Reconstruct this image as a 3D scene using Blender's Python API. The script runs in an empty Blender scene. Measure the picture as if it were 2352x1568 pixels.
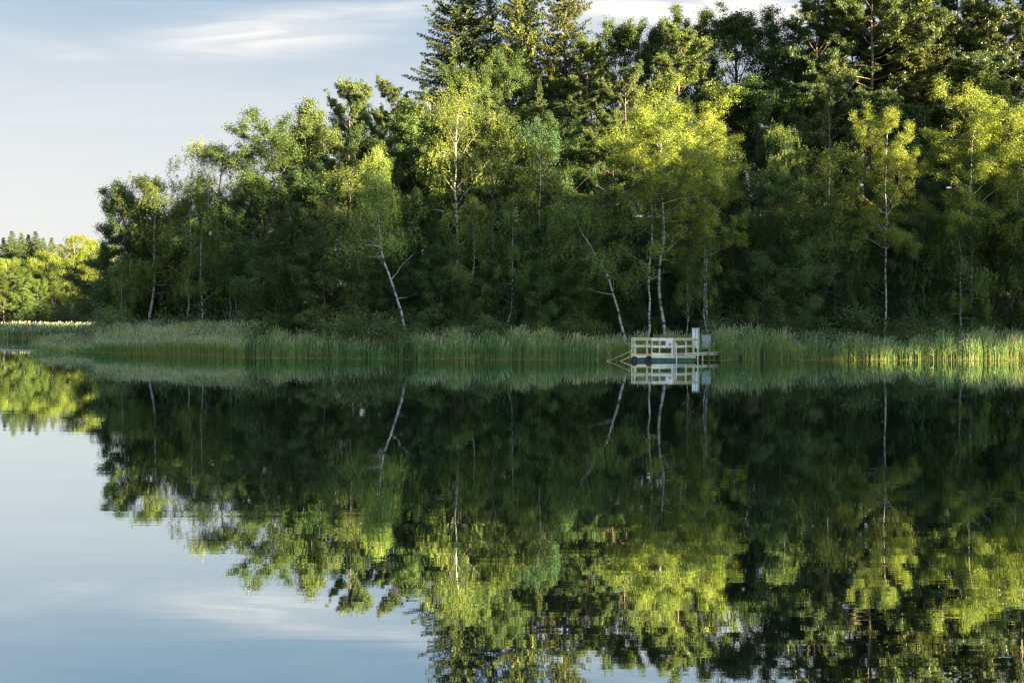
import bpy, math, random
import numpy as np
from mathutils import Vector

R = math.radians
sc = bpy.context.scene
col = sc.collection

# ------------------------------------------------------------------ camera
LENS = 40.0
FPX = 2352 * LENS / 36.0          # focal length in units of a 2352 px wide picture
HOR = 742.0                       # horizon row in that picture
CAMZ = 2.42
cam = bpy.data.cameras.new('camera'); cam.lens = LENS; cam.sensor_width = 36.0
cam.clip_start = 0.1; cam.clip_end = 12000
camo = bpy.data.objects.new('camera', cam); col.objects.link(camo)
camo.location = (0, 0, CAMZ)
camo.rotation_euler = (math.pi / 2 - math.atan((784 - HOR) / FPX), 0, 0)
sc.camera = camo

# ------------------------------------------------------------------ light
SUN_AZ, SUN_EL = 120.0, 7.5      # azimuth clockwise from +Y: behind the camera, to the right
TAN = math.tan(R(SUN_EL))
S2 = np.array([math.sin(R(SUN_AZ)), math.cos(R(SUN_AZ))])     # ground direction towards the sun
P2 = np.array([-S2[1], S2[0]])                                # across it

world = bpy.data.worlds.new('World'); sc.world = world; world.use_nodes = True
wt = world.node_tree; wn = wt.nodes; wl = wt.links
bg = wn['Background']
sky = wn.new('ShaderNodeTexSky'); sky.sky_type = 'NISHITA'; sky.sun_disc = False
sky.sun_elevation = R(SUN_EL); sky.sun_rotation = R(SUN_AZ)
sky.air_density = 1.0; sky.dust_density = 0.6; sky.ozone_density = 1.6
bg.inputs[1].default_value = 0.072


def N(nt, typ, **kw):
    n = nt.nodes.new(typ)
    for k, v in kw.items():
        if k.startswith('i_'):
            n.inputs[int(k[2:])].default_value = v
        else:
            setattr(n, k, v)
    return n


def math_node(nt, op, a, b=None, clamp=False):
    n = nt.nodes.new('ShaderNodeMath'); n.operation = op; n.use_clamp = clamp
    for i, v in enumerate((a, b)):
        if v is None:
            continue
        if isinstance(v, (int, float)):
            n.inputs[i].default_value = v
        else:
            nt.links.new(v, n.inputs[i])
    return n.outputs[0]


def mixc(nt, fac, a, b, blend='MIX'):
    n = nt.nodes.new('ShaderNodeMix'); n.data_type = 'RGBA'; n.blend_type = blend
    for s, v in ((n.inputs[0], fac), (n.inputs[6], a), (n.inputs[7], b)):
        if isinstance(v, (int, float)):
            s.default_value = v
        elif isinstance(v, tuple):
            s.default_value = v if len(v) == 4 else (*v, 1)
        else:
            nt.links.new(v, s)
    return n.outputs[2]


def ramp(nt, fac, stops):
    n = nt.nodes.new('ShaderNodeValToRGB')
    e = n.color_ramp.elements
    while len(e) < len(stops):
        e.new(0.5)
    for el, (p, c) in zip(e, stops):
        el.position = p; el.color = c if len(c) == 4 else (*c, 1)
    nt.links.new(fac, n.inputs[0])
    return n.outputs[0]


def build_sky():
    nt = wt
    tc = N(nt, 'ShaderNodeTexCoord')
    d = tc.outputs['Generated']
    sep = N(nt, 'ShaderNodeSeparateXYZ'); wl.new(d, sep.inputs[0])
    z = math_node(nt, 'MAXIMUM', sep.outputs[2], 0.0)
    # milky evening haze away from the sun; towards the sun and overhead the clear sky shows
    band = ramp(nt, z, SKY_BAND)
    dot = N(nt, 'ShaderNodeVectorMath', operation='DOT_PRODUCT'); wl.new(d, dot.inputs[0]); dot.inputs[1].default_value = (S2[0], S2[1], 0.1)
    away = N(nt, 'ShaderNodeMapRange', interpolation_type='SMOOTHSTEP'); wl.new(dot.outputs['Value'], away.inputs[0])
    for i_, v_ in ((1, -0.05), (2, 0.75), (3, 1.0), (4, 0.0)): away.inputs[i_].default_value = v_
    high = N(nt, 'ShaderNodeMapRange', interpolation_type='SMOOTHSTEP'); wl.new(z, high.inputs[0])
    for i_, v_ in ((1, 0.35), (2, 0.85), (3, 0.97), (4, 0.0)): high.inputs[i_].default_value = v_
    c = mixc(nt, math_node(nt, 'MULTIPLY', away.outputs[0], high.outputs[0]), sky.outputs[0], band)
    # cirrus on a high flat layer
    den = math_node(nt, 'ADD', z, 0.06)
    comb = N(nt, 'ShaderNodeCombineXYZ')
    wl.new(math_node(nt, 'DIVIDE', sep.outputs[0], den), comb.inputs[0])
    wl.new(math_node(nt, 'DIVIDE', sep.outputs[1], den), comb.inputs[1])
    mp = N(nt, 'ShaderNodeMapping'); wl.new(comb.outputs[0], mp.inputs[0])
    mp.inputs['Rotation'].default_value = (0, 0, R(14)); mp.inputs['Scale'].default_value = (1.1, 3.0, 1)
    mp.inputs['Location'].default_value = (0.3, 0.4, 0)
    nz = N(nt, 'ShaderNodeTexNoise'); wl.new(mp.outputs[0], nz.inputs['Vector'])
    nz.inputs['Scale'].default_value = 1.0; nz.inputs['Detail'].default_value = 9; nz.inputs['Roughness'].default_value = 0.58
    nz.inputs['Distortion'].default_value = 1.1
    wisps = ramp(nt, nz.outputs[0], [(0.40, (0, 0, 0)), (0.62, (1, 1, 1))])
    # the clouds seen over the wood: soft oval banks in (azimuth, elevation), broken up by the wisps
    az = math_node(nt, 'ARCTAN2', sep.outputs[0], sep.outputs[1])
    el = math_node(nt, 'ARCSINE', z)
    tot = None
    for (px, py, rx, ry, tilt, amp) in CLOUDS:
        a0 = math.atan((px - 1176) / FPX); e0 = math.atan((HOR - py) / FPX * math.cos(a0))
        du = math_node(nt, 'SUBTRACT', az, a0); dv = math_node(nt, 'SUBTRACT', el, e0)
        dv = math_node(nt, 'SUBTRACT', dv, math_node(nt, 'MULTIPLY', du, tilt))
        q = math_node(nt, 'ADD', math_node(nt, 'POWER', math_node(nt, 'ABSOLUTE', math_node(nt, 'MULTIPLY', du, FPX / rx)), 2.4),
                      math_node(nt, 'POWER', math_node(nt, 'ABSOLUTE', math_node(nt, 'MULTIPLY', dv, FPX / ry)), 2.0))
        g = math_node(nt, 'MULTIPLY', math_node(nt, 'POWER', 2.718, math_node(nt, 'MULTIPLY', q, -1.0)), amp)
        tot = g if tot is None else math_node(nt, 'MAXIMUM', tot, g)
    w2 = math_node(nt, 'ADD', math_node(nt, 'MULTIPLY', wisps, 0.85), 0.32)
    f = math_node(nt, 'MULTIPLY', tot, w2, True)
    f = math_node(nt, 'MAXIMUM', f, math_node(nt, 'MULTIPLY', wisps, 0.10))
    c = mixc(nt, f, c, SKY_CLOUD)
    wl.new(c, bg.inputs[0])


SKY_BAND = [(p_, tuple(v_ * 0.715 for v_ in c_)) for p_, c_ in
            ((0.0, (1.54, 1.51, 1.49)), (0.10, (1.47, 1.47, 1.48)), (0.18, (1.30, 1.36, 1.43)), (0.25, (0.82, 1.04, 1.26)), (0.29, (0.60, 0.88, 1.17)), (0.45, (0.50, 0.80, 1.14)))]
SKY_CLOUD = (1.38, 1.34, 1.30, 1)
CLOUDS = [(640, 80, 265, 42, 0.13, 1.4), (930, 28, 170, 26, 0.16, 0.6), (90, 108, 190, 24, -0.12, 0.5),
          (1650, 10, 520, 75, 0.0, 1.3), (240, 128, 60, 10, -0.15, 0.25)]
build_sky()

sun = bpy.data.lights.new('sun', 'SUN'); sun.energy = 5.0; sun.angle = R(0.53); sun.color = (1.0, 0.82, 0.50)
suno = bpy.data.objects.new('sun', sun); col.objects.link(suno)
sd = Vector((S2[0] * math.cos(R(SUN_EL)), S2[1] * math.cos(R(SUN_EL)), math.sin(R(SUN_EL))))
suno.rotation_euler = sd.to_track_quat('Z', 'Y').to_euler()

vs = sc.view_settings
vs.view_transform = 'Standard'; vs.look = 'None'; vs.gamma = 1.0; vs.use_curve_mapping = False
vs.exposure = 3.4
cy = sc.cycles
cy.max_bounces = 6; cy.diffuse_bounces = 2; cy.glossy_bounces = 3; cy.transmission_bounces = 4; cy.transparent_max_bounces = 4
cy.use_denoising = True; cy.denoiser = 'OPENIMAGEDENOISE'; cy.denoising_input_passes = 'RGB_ALBEDO_NORMAL'; cy.denoising_prefilter = 'NONE'; cy.use_adaptive_sampling = False
cy.sample_clamp_indirect = 4.0
cy.caustics_reflective = False; cy.caustics_refractive = False
cy.filter_width = 1.3 if hasattr(cy, 'filter_width') else 1.5


# ------------------------------------------------------------------ helpers
def W(px, py, D):
    """pixel of the 2352-wide picture at depth D -> world point"""
    return np.array([(px - 1176) / FPX * D, D, CAMZ + (HOR - py) / FPX * D])


def tag(o, label=None, cat=None, group=None, kind=None):
    if label: o['label'] = label
    if cat: o['category'] = cat
    if group: o['group'] = group
    if kind: o['kind'] = kind
    return o


def link(name, data, parent=None):
    o = bpy.data.objects.new(name, data); col.objects.link(o)
    if parent is not None: o.parent = parent
    return o


def make_mesh(name, V, F, mats, smooth=False, colors=None):
    """F: list of (n,k) index arrays"""
    V = np.ascontiguousarray(V, dtype=np.float32)
    me = bpy.data.meshes.new(name)
    me.vertices.add(len(V)); me.vertices.foreach_set('co', V.ravel())
    F = [np.asarray(f, dtype=np.int32) for f in F if len(f)]
    loops = np.concatenate([f.ravel() for f in F])
    sizes = np.concatenate([np.full(len(f), f.shape[1], dtype=np.int32) for f in F])
    starts = np.concatenate([[0], np.cumsum(sizes)[:-1]]).astype(np.int32)
    me.loops.add(len(loops)); me.loops.foreach_set('vertex_index', loops)
    me.polygons.add(len(sizes)); me.polygons.foreach_set('loop_start', starts)
    try:
        me.polygons.foreach_set('loop_total', sizes)
    except Exception:
        pass
    me.polygons.foreach_set('use_smooth', np.full(len(sizes), smooth, dtype=bool))
    if colors is not None:
        at = me.color_attributes.new('tone', 'FLOAT_COLOR', 'POINT')
        at.data.foreach_set('color', np.ascontiguousarray(colors, dtype=np.float32).ravel())
    me.update(calc_edges=True)
    for m in (mats if isinstance(mats, list) else [mats]):
        me.materials.append(m)
    return me


def unit(v):
    return v / np.maximum(np.linalg.norm(v, axis=-1, keepdims=True), 1e-9)


class Tubes:
    def __init__(self): self.V = []; self.F = []; self.n = 0; self.mi = []

    def add(self, P, rad, k=6):
        twig = float(np.max(rad)) < 0.034
        P = np.asarray(P, float); m = len(P)
        T = unit(np.gradient(P, axis=0))
        ref = np.array([0.0, 0, 1]) if abs(T[0][2]) < 0.8 else np.array([1.0, 0, 0])
        A = unit(np.cross(T, ref)); B = np.cross(T, A)
        ang = np.arange(k) * 2 * math.pi / k
        rad = np.broadcast_to(np.asarray(rad, float), (m,))
        ring = P[:, None] + rad[:, None, None] * (np.cos(ang)[None, :, None] * A[:, None] + np.sin(ang)[None, :, None] * B[:, None])
        self.V.append(ring.reshape(-1, 3))
        i = np.arange(m - 1)[:, None] * k; j = np.arange(k)[None]; j2 = (j + 1) % k
        f = np.stack([i + j, i + j2, i + k + j2, i + k + j], -1).reshape(-1, 4) + self.n
        self.F.append(f); self.n += m * k; self.mi.append(np.full(len(f), int(twig), dtype=np.int32))

    def mesh(self, name, mat, twigs=False):
        me = make_mesh(name, np.concatenate(self.V), [np.concatenate(self.F)], [mat, M['twig']] if twigs else mat, True)
        if twigs: me.polygons.foreach_set('material_index', np.concatenate(self.mi))
        return me


class Leaves:
    def __init__(self): self.C = []; self.A = []; self.L = []; self.Wd = []; self.B = []

    def add(self, c, a, L, w, b=None, rng=None):
        c = np.asarray(c); n = len(c)
        a = unit(np.asarray(a))
        r = rng.normal(size=(n, 3)) if b is None else b
        bb = unit(np.cross(a, r))
        self.C.append(c); self.A.append(a); self.B.append(bb)
        self.L.append(np.broadcast_to(L, (n,))); self.Wd.append(np.broadcast_to(w, (n,)))

    def mesh(self, name, mat, tri=False, tri_leaf=False):
        C = np.concatenate(self.C); A = np.concatenate(self.A); B = np.concatenate(self.B)
        L = np.concatenate(self.L)[:, None]; w = np.concatenate(self.Wd)[:, None]
        n = len(C)
        if tri_leaf:
            V = np.stack([C - A * L / 2 - B * w * .2, C + B * w * .75, C + A * L / 2 - B * w * .2], 1).reshape(-1, 3)
            return make_mesh(name, V, [np.arange(n * 3).reshape(n, 3)], mat)
        if tri:
            V = np.stack([C - B * w / 2, C + B * w / 2, C + A * L], 1).reshape(-1, 3)
            return make_mesh(name, V, [np.arange(n * 3).reshape(n, 3)], mat)
        Nn = np.cross(A, B)
        V = np.stack([C - A * L / 2, C + B * w / 2 + Nn * w * .12, C + A * L / 2, C - B * w / 2 + Nn * w * .12], 1).reshape(-1, 3)
        return make_mesh(name, V, [np.arange(n * 4).reshape(n, 4)], mat)


def box_mesh(name, parts, mat, bev=0.0):
    """parts: list of (x0,x1,y0,y1,z0,z1)"""
    V = []; F = []; n = 0
    for (x0, x1, y0, y1, z0, z1) in parts:
        v = np.array([[x0, y0, z0], [x1, y0, z0], [x1, y1, z0], [x0, y1, z0], [x0, y0, z1], [x1, y0, z1], [x1, y1, z1], [x0, y1, z1]])
        V.append(v)
        F.append(np.array([[0, 3, 2, 1], [4, 5, 6, 7], [0, 1, 5, 4], [1, 2, 6, 5], [2, 3, 7, 6], [3, 0, 4, 7]]) + n); n += 8
    return make_mesh(name, np.concatenate(V), [np.concatenate(F)], mat)


# ------------------------------------------------------------------ materials
def new_mat(name):
    m = bpy.data.materials.new(name); m.use_nodes = True
    m.node_tree.nodes.clear()
    return m, m.node_tree


def out(nt, shader):
    o = nt.nodes.new('ShaderNodeOutputMaterial'); nt.links.new(shader, o.inputs[0])


def leaf_material(name, colA, colB, trans=0.35, tcol=None, vary=0.5):
    m, nt = new_mat(name)
    geo = N(nt, 'ShaderNodeNewGeometry'); oi = N(nt, 'ShaderNodeObjectInfo')
    tc = N(nt, 'ShaderNodeTexCoord')
    nz = N(nt, 'ShaderNodeTexNoise'); nz.inputs['Scale'].default_value = 0.7; nz.inputs['Detail'].default_value = 2
    nt.links.new(tc.outputs['Object'], nz.inputs['Vector'])
    f = math_node(nt, 'ADD', math_node(nt, 'MULTIPLY', geo.outputs['Random Per Island'], 0.34),
                  math_node(nt, 'MULTIPLY', math_node(nt, 'SUBTRACT', nz.outputs[0], 0.27), 1.35), True)
    c = mixc(nt, f, tuple(v * 1.1 for v in colA), tuple(v * 1.2 for v in colB))
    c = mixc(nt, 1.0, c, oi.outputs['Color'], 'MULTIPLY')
    hs = N(nt, 'ShaderNodeHueSaturation'); nt.links.new(c, hs.inputs['Color'])
    nt.links.new(math_node(nt, 'ADD', math_node(nt, 'MULTIPLY', oi.outputs['Random'], 0.018), 0.489), hs.inputs['Hue'])
    nt.links.new(math_node(nt, 'ADD', math_node(nt, 'MULTIPLY', oi.outputs['Random'], 0.35), 0.83), hs.inputs['Value'])
    c = hs.outputs[0]
    d = N(nt, 'ShaderNodeBsdfDiffuse'); nt.links.new(c, d.inputs[0])
    t = N(nt, 'ShaderNodeBsdfTranslucent'); nt.links.new(mixc(nt, 1.0, c, (1.2, 1.15, 0.72, 1), 'MULTIPLY'), t.inputs[0])
    mx = N(nt, 'ShaderNodeMixShader', i_0=trans); nt.links.new(d.outputs[0], mx.inputs[1]); nt.links.new(t.outputs[0], mx.inputs[2])
    g = N(nt, 'ShaderNodeBsdfGlossy'); g.inputs['Roughness'].default_value = 0.45; g.inputs[0].default_value = (1, 1, 1, 1)
    fr = N(nt, 'ShaderNodeFresnel'); fr.inputs[0].default_value = 1.35
    mx2 = N(nt, 'ShaderNodeMixShader'); nt.links.new(math_node(nt, 'MULTIPLY', fr.outputs[0], 0.14), mx2.inputs[0])
    nt.links.new(mx.outputs[0], mx2.inputs[1]); nt.links.new(g.outputs[0], mx2.inputs[2])
    out(nt, mx2.outputs[0])
    return m


M = {}
M['birch_leaf'] = leaf_material('birch_leaf', (0.075, 0.135, 0.034), (0.27, 0.315, 0.066), 0.28)
M['oak_leaf'] = leaf_material('oak_leaf', (0.032, 0.066, 0.022), (0.098, 0.135, 0.034), 0.18)
M['alder_leaf'] = leaf_material('alder_leaf', (0.040, 0.078, 0.028), (0.110, 0.150, 0.040), 0.20)
M['pine_needle'] = leaf_material('pine_needle', (0.030, 0.056, 0.019), (0.100, 0.125, 0.032), 0.15)
M['spruce_needle'] = leaf_material('spruce_needle', (0.032, 0.058, 0.020), (0.115, 0.130, 0.032), 0.15)
M['shrub_leaf'] = leaf_material('shrub_leaf', (0.050, 0.085, 0.025), (0.13, 0.17, 0.045), 0.30)


def bark_material(kind):
    m, nt = new_mat(kind + '_bark')
    tc = N(nt, 'ShaderNodeTexCoord')
    mp = N(nt, 'ShaderNodeMapping'); nt.links.new(tc.outputs['Object'], mp.inputs[0])
    nz = N(nt, 'ShaderNodeTexNoise'); nt.links.new(mp.outputs[0], nz.inputs['Vector']); nz.inputs['Detail'].default_value = 5
    sep = N(nt, 'ShaderNodeSeparateXYZ'); nt.links.new(tc.outputs['Object'], sep.inputs[0])
    if kind == 'birch':
        mp.inputs['Scale'].default_value = (1.6, 1.6, 5.5); nz.inputs['Scale'].default_value = 1.0
        c = ramp(nt, nz.outputs[0], [(0.40, (0.035, 0.03, 0.027)), (0.47, (0.30, 0.28, 0.25)), (0.55, (0.37, 0.36, 0.33))])
    elif kind == 'pine':
        mp.inputs['Scale'].default_value = (5, 5, 1.5); nz.inputs['Scale'].default_value = 1.3
        lo = ramp(nt, nz.outputs[0], [(0.35, (0.05, 0.035, 0.025)), (0.65, (0.17, 0.125, 0.095))])
        hi = ramp(nt, nz.outputs[0], [(0.35, (0.09, 0.058, 0.038)), (0.65, (0.19, 0.125, 0.082))])
        f = math_node(nt, 'MULTIPLY', math_node(nt, 'SUBTRACT', sep.outputs[2], 7.0), 0.2, True)
        c = mixc(nt, f, lo, hi)
    else:
        mp.inputs['Scale'].default_value = (5, 5, 1.5); nz.inputs['Scale'].default_value = 1.3
        c = ramp(nt, nz.outputs[0], [(0.35, (0.05, 0.042, 0.033)), (0.68, (0.17, 0.15, 0.12))])
    p = N(nt, 'ShaderNodeBsdfPrincipled'); nt.links.new(c, p.inputs['Base Color']); p.inputs['Roughness'].default_value = 0.85
    b = N(nt, 'ShaderNodeBump'); b.inputs['Distance'].default_value = 0.02; nt.links.new(nz.outputs[0], b.inputs['Height'])
    nt.links.new(b.outputs[0], p.inputs['Normal'])
    out(nt, p.outputs[0])
    return m


for k in ('birch', 'pine', 'grey'):
    M[k + '_bark'] = bark_material(k)


def plain(name, c, rough=0.7, noise=0.25, scale=6.0, metal=0.0, stretch=(1, 1, 1)):
    m, nt = new_mat(name)
    tc = N(nt, 'ShaderNodeTexCoord')
    mp = N(nt, 'ShaderNodeMapping'); nt.links.new(tc.outputs['Object'], mp.inputs[0]); mp.inputs['Scale'].default_value = stretch
    nz = N(nt, 'ShaderNodeTexNoise'); nz.inputs['Scale'].default_value = scale; nz.inputs['Detail'].default_value = 6
    nt.links.new(mp.outputs[0], nz.inputs['Vector'])
    lo = tuple(x * (1 - noise) for x in c); hi = tuple(min(1, x * (1 + noise)) for x in c)
    cc = ramp(nt, nz.outputs[0], [(0.32, lo), (0.68, hi)])
    p = N(nt, 'ShaderNodeBsdfPrincipled'); nt.links.new(cc, p.inputs['Base Color'])
    p.inputs['Roughness'].default_value = rough; p.inputs['Metallic'].default_value = metal
    b = N(nt, 'ShaderNodeBump'); b.inputs['Distance'].default_value = 0.006; nt.links.new(nz.outputs[0], b.inputs['Height'])
    nt.links.new(b.outputs[0], p.inputs['Normal'])
    out(nt, p.outputs[0])
    return m


M['twig'] = plain('twig_bark', (0.10, 0.085, 0.07), 0.9, 0.3, 3)
M['wood_pale'] = plain('weathered_pale_wood', (0.70, 0.61, 0.43), 0.8, 0.25, 3, stretch=(1, 6, 6))
M['wood_white'] = plain('painted_white_wood', (0.88, 0.83, 0.70), 0.7, 0.12, 4)
M['wood_ochre'] = plain('ochre_wood', (0.62, 0.44, 0.22), 0.75, 0.3, 3, stretch=(1, 6, 6))
M['wood_grey'] = plain('grey_deck_wood', (0.42, 0.40, 0.36), 0.85, 0.25, 3, stretch=(6, 1, 6))
M['hull_green'] = plain('green_hull_paint', (0.035, 0.10, 0.075), 0.55, 0.3, 5)
M['rubber'] = plain('black_rubber', (0.018, 0.018, 0.018), 0.75, 0.2, 9)
M['rope'] = plain('yellow_rope', (0.60, 0.54, 0.34), 0.9, 0.2, 20)
M['paper'] = plain('white_sheet', (0.82, 0.82, 0.84), 0.6, 0.03, 4)
M['orange'] = plain('orange_print', (0.62, 0.24, 0.05), 0.6, 0.1, 8)
M['pipe'] = plain('white_plastic_pipe', (0.78, 0.80, 0.80), 0.4, 0.06, 6)
M['cab_white'] = plain('white_cabinet_paint', (0.82, 0.84, 0.82), 0.5, 0.08, 4)
M['cab_grey'] = plain('grey_cabinet_metal', (0.30, 0.34, 0.33), 0.5, 0.15, 4)
M['rock'] = plain('grey_rock', (0.24, 0.24, 0.22), 0.85, 0.4, 2.5)


def ground_material():
    m, nt = new_mat('forest_floor')
    tc = N(nt, 'ShaderNodeTexCoord')
    nz = N(nt, 'ShaderNodeTexNoise'); nz.inputs['Scale'].default_value = 0.35; nz.inputs['Detail'].default_value = 8
    nt.links.new(tc.outputs['Object'], nz.inputs['Vector'])
    c = ramp(nt, nz.outputs[0], [(0.3, (0.035, 0.028, 0.015)), (0.5, (0.045, 0.050, 0.018)), (0.7, (0.06, 0.085, 0.025))])
    p = N(nt, 'ShaderNodeBsdfPrincipled'); nt.links.new(c, p.inputs['Base Color']); p.inputs['Roughness'].default_value = 0.95
    b = N(nt, 'ShaderNodeBump'); b.inputs['Distance'].default_value = 0.2; nt.links.new(nz.outputs[0], b.inputs['Height'])
    nt.links.new(b.outputs[0], p.inputs['Normal'])
    out(nt, p.outputs[0])
    return m


def water_material():
    m, nt = new_mat('lake_water')
    tc = N(nt, 'ShaderNodeTexCoord')

    def layer(scale, sx, sy, detail, rot):
        mp = N(nt, 'ShaderNodeMapping'); nt.links.new(tc.outputs['Object'], mp.inputs[0])
        mp.inputs['Scale'].default_value = (sx, sy, 1); mp.inputs['Rotation'].default_value = (0, 0, R(rot))
        nz = N(nt, 'ShaderNodeTexNoise'); nz.inputs['Scale'].default_value = scale; nz.inputs['Detail'].default_value = detail
        nz.inputs['Roughness'].default_value = 0.45
        nt.links.new(mp.outputs[0], nz.inputs['Vector'])
        return nz.outputs[0]
    big = layer(1.0, 0.16, 0.9, 2, 4)
    mid = layer(1.0, 0.45, 4.0, 4, -3)
    patch = layer(1.0, 0.035, 0.09, 1, 10)
    pf = math_node(nt, 'MULTIPLY', math_node(nt, 'SUBTRACT', patch, 0.30), 2.4, True)
    h = math_node(nt, 'ADD', math_node(nt, 'MULTIPLY', big, WAVE_BIG),
                  math_node(nt, 'MULTIPLY', math_node(nt, 'MULTIPLY', mid, WAVE_MID), math_node(nt, 'ADD', pf, 0.25)))
    b = N(nt, 'ShaderNodeBump'); b.inputs['Strength'].default_value = 1.0; b.inputs['Distance'].default_value = 1.0
    nt.links.new(h, b.inputs['Height'])
    g = N(nt, 'ShaderNodeBsdfGlossy'); g.inputs['Roughness'].default_value = 0.012; g.inputs[0].default_value = WATER_TINT
    nt.links.new(b.outputs[0], g.inputs['Normal'])
    d = N(nt, 'ShaderNodeBsdfDiffuse'); d.inputs[0].default_value = (0.007, 0.010, 0.007, 1)
    lw = N(nt, 'ShaderNodeLayerWeight'); lw.inputs[0].default_value = 0.5
    nt.links.new(b.outputs[0], lw.inputs['Normal'])
    f = ramp(nt, lw.outputs['Facing'], [(0.0, (0.03,) * 3), (0.62, (0.63,) * 3), (0.80, (0.77,) * 3), (1.0, (0.95,) * 3)])
    mx = N(nt, 'ShaderNodeMixShader'); nt.links.new(f, mx.inputs[0])
    nt.links.new(d.outputs[0], mx.inputs[1]); nt.links.new(g.outputs[0], mx.inputs[2])
    out(nt, mx.outputs[0])
    return m


WAVE_BIG, WAVE_MID = 0.0015, 0.0007
WATER_TINT = (0.90, 0.98, 1.0, 1)
M['ground'] = ground_material()
M['water'] = water_material()


# ------------------------------------------------------------------ terrain
def sstep(a, b, x):
    t = np.clip((x - a) / (b - a), 0, 1); return t * t * (3 - 2 * t)


RIDGE_T = [-200, 0, 60, 67, 73, 78, 81, 84, 89, 93, 97, 99, 102, 106, 110, 115, 120, 127, 134, 150, 165, 200, 400]
RIDGE_H = [24, 28, 35, 37, 34.5, 34.5, 32, 31, 30.8, 36, 43, 43, 40, 40, 38, 35.5, 34, 34, 38, 47, 53, 50, 34]  # treetop heights shaped to set where the unseen ridge's shade falls


def ridge_h(t): return np.interp(t, RIDGE_T, RIDGE_H)


SH_X = [-60, -42, -36, -24, -14, -4, 10, 60]
SH_Y = [108, 107, 105, 100, 88, 82, 79.5, 79]       # bank of the wooded shore


def bank(x): return np.interp(x, SH_X, SH_Y)


HILL_X = [-60, -40, -28, -16, -4, 10, 25, 45, 80]
HILL_Z = [0.5, 0.8, 3.0, 7.0, 12, 13, 13, 14, 12]


def ground_z(x, y):
    x = np.asarray(x, float); y = np.asarray(y, float)
    d1 = np.minimum(y - bank(x), (x + 47) * 0.9 + np.clip(y - 110, 0, 60) * 0.15)
    z1 = np.where(d1 > 0, 0.15 + 0.5 * sstep(0, 5, d1) + sstep(2, 42, d1) * np.interp(x, HILL_X, HILL_Z) * (1 - 0.85 * sstep(43, 78, d1)),
                  np.maximum(0.15 + d1 * 0.25, -3))
    d2 = y - (201 + 0.05 * x)
    z2 = np.where(d2 > 0, 0.15 + sstep(0, 120, d2) * 9, np.maximum(0.15 + d2 * 0.25, -3))
    d3 = 2.0 - y
    z3 = np.where(d3 > 0, 0.15 + 0.7 * sstep(0, 3, d3) + 3 * sstep(5, 60, d3), np.maximum(0.15 + d3 * 0.25, -3))
    u = x * S2[0] + y * S2[1]; t = x * P2[0] + y * P2[1]
    d4 = u - 60
    z4 = np.where(d4 > 0, 0.15 + sstep(0, 45, d4) * (ridge_h(t) - 21), np.maximum(0.15 + d4 * 0.25, -3))
    d5 = -150 - x
    z5 = np.where(d5 > 0, 0.15 + sstep(0, 80, d5) * 8, np.maximum(0.15 + d5 * 0.25, -3))
    return np.maximum.reduce([z1, z2, z3, z4, z5])


def gz(x, y): return float(ground_z(np.array([x]), np.array([y]))[0])


def axis(core0, core1, step, far):
    c = np.arange(core0, core1 + .1, step)
    g = np.array([10, 25, 50, 100, 200, 400, 800, 1600, 3200, 6000.])
    g = g[g < far]
    return np.concatenate([core0 - g[::-1], c, core1 + g])


gx = axis(-170, 250, 2.5, 7000); gy = axis(-170, 340, 2.5, 7000)
X, Y = np.meshgrid(gx, gy)
Z = ground_z(X, Y)
nx, ny = len(gx), len(gy)
idx = np.arange(nx * ny).reshape(ny, nx)
F = np.stack([idx[:-1, :-1], idx[:-1, 1:], idx[1:, 1:], idx[1:, :-1]], -1).reshape(-1, 4)
tag(link('ground', make_mesh('ground', np.stack([X, Y, Z], -1).reshape(-1, 3), [F], M['ground'], True)), kind='structure')
tag(link('lake', make_mesh('lake', np.array([[-420, -60, 0], [420, -60, 0], [420, 420, 0], [-420, 420, 0.]]), [np.array([[0, 1, 2, 3]])], M['water'])), kind='structure')


# ------------------------------------------------------------------ tree makers
def branch(p, d, L, n, rng, droop=0.0, wob=0.18):
    P = [np.array(p, float)]; d = np.array(d, float)
    for i in range(n):
        d = d + rng.normal(size=3) * wob + np.array([0, 0, droop / n])
        d /= np.linalg.norm(d)
        P.append(P[-1] + d * L / n)
    return np.array(P)


def lerp_path(P, f):
    x = f * (len(P) - 1); i = int(min(x, len(P) - 2)); t = x - i
    return P[i] * (1 - t) + P[i + 1] * t, unit((P[i + 1] - P[i])[None])[0]


def trunk_path(H, rng, path=None, wander=0.25, n=14):
    zs = np.linspace(0, 1, n + 1)
    if path is None:
        off = np.cumsum(rng.normal(size=(n + 1, 2)) * wander * H / n * 0.35, axis=0); off -= off[0]
        xs, ys = off[:, 0], off[:, 1]
    else:
        pz = [p[1] for p in path]
        xs = np.interp(zs * H, pz, [p[0] for p in path]) + np.cumsum(rng.normal(size=n + 1) * 0.03) - 0
        ys = np.cumsum(rng.normal(size=n + 1) * 0.10)
        xs[0] = path[0][0]; ys -= ys[0]
    return np.stack([xs, ys, zs * H], -1)


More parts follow.
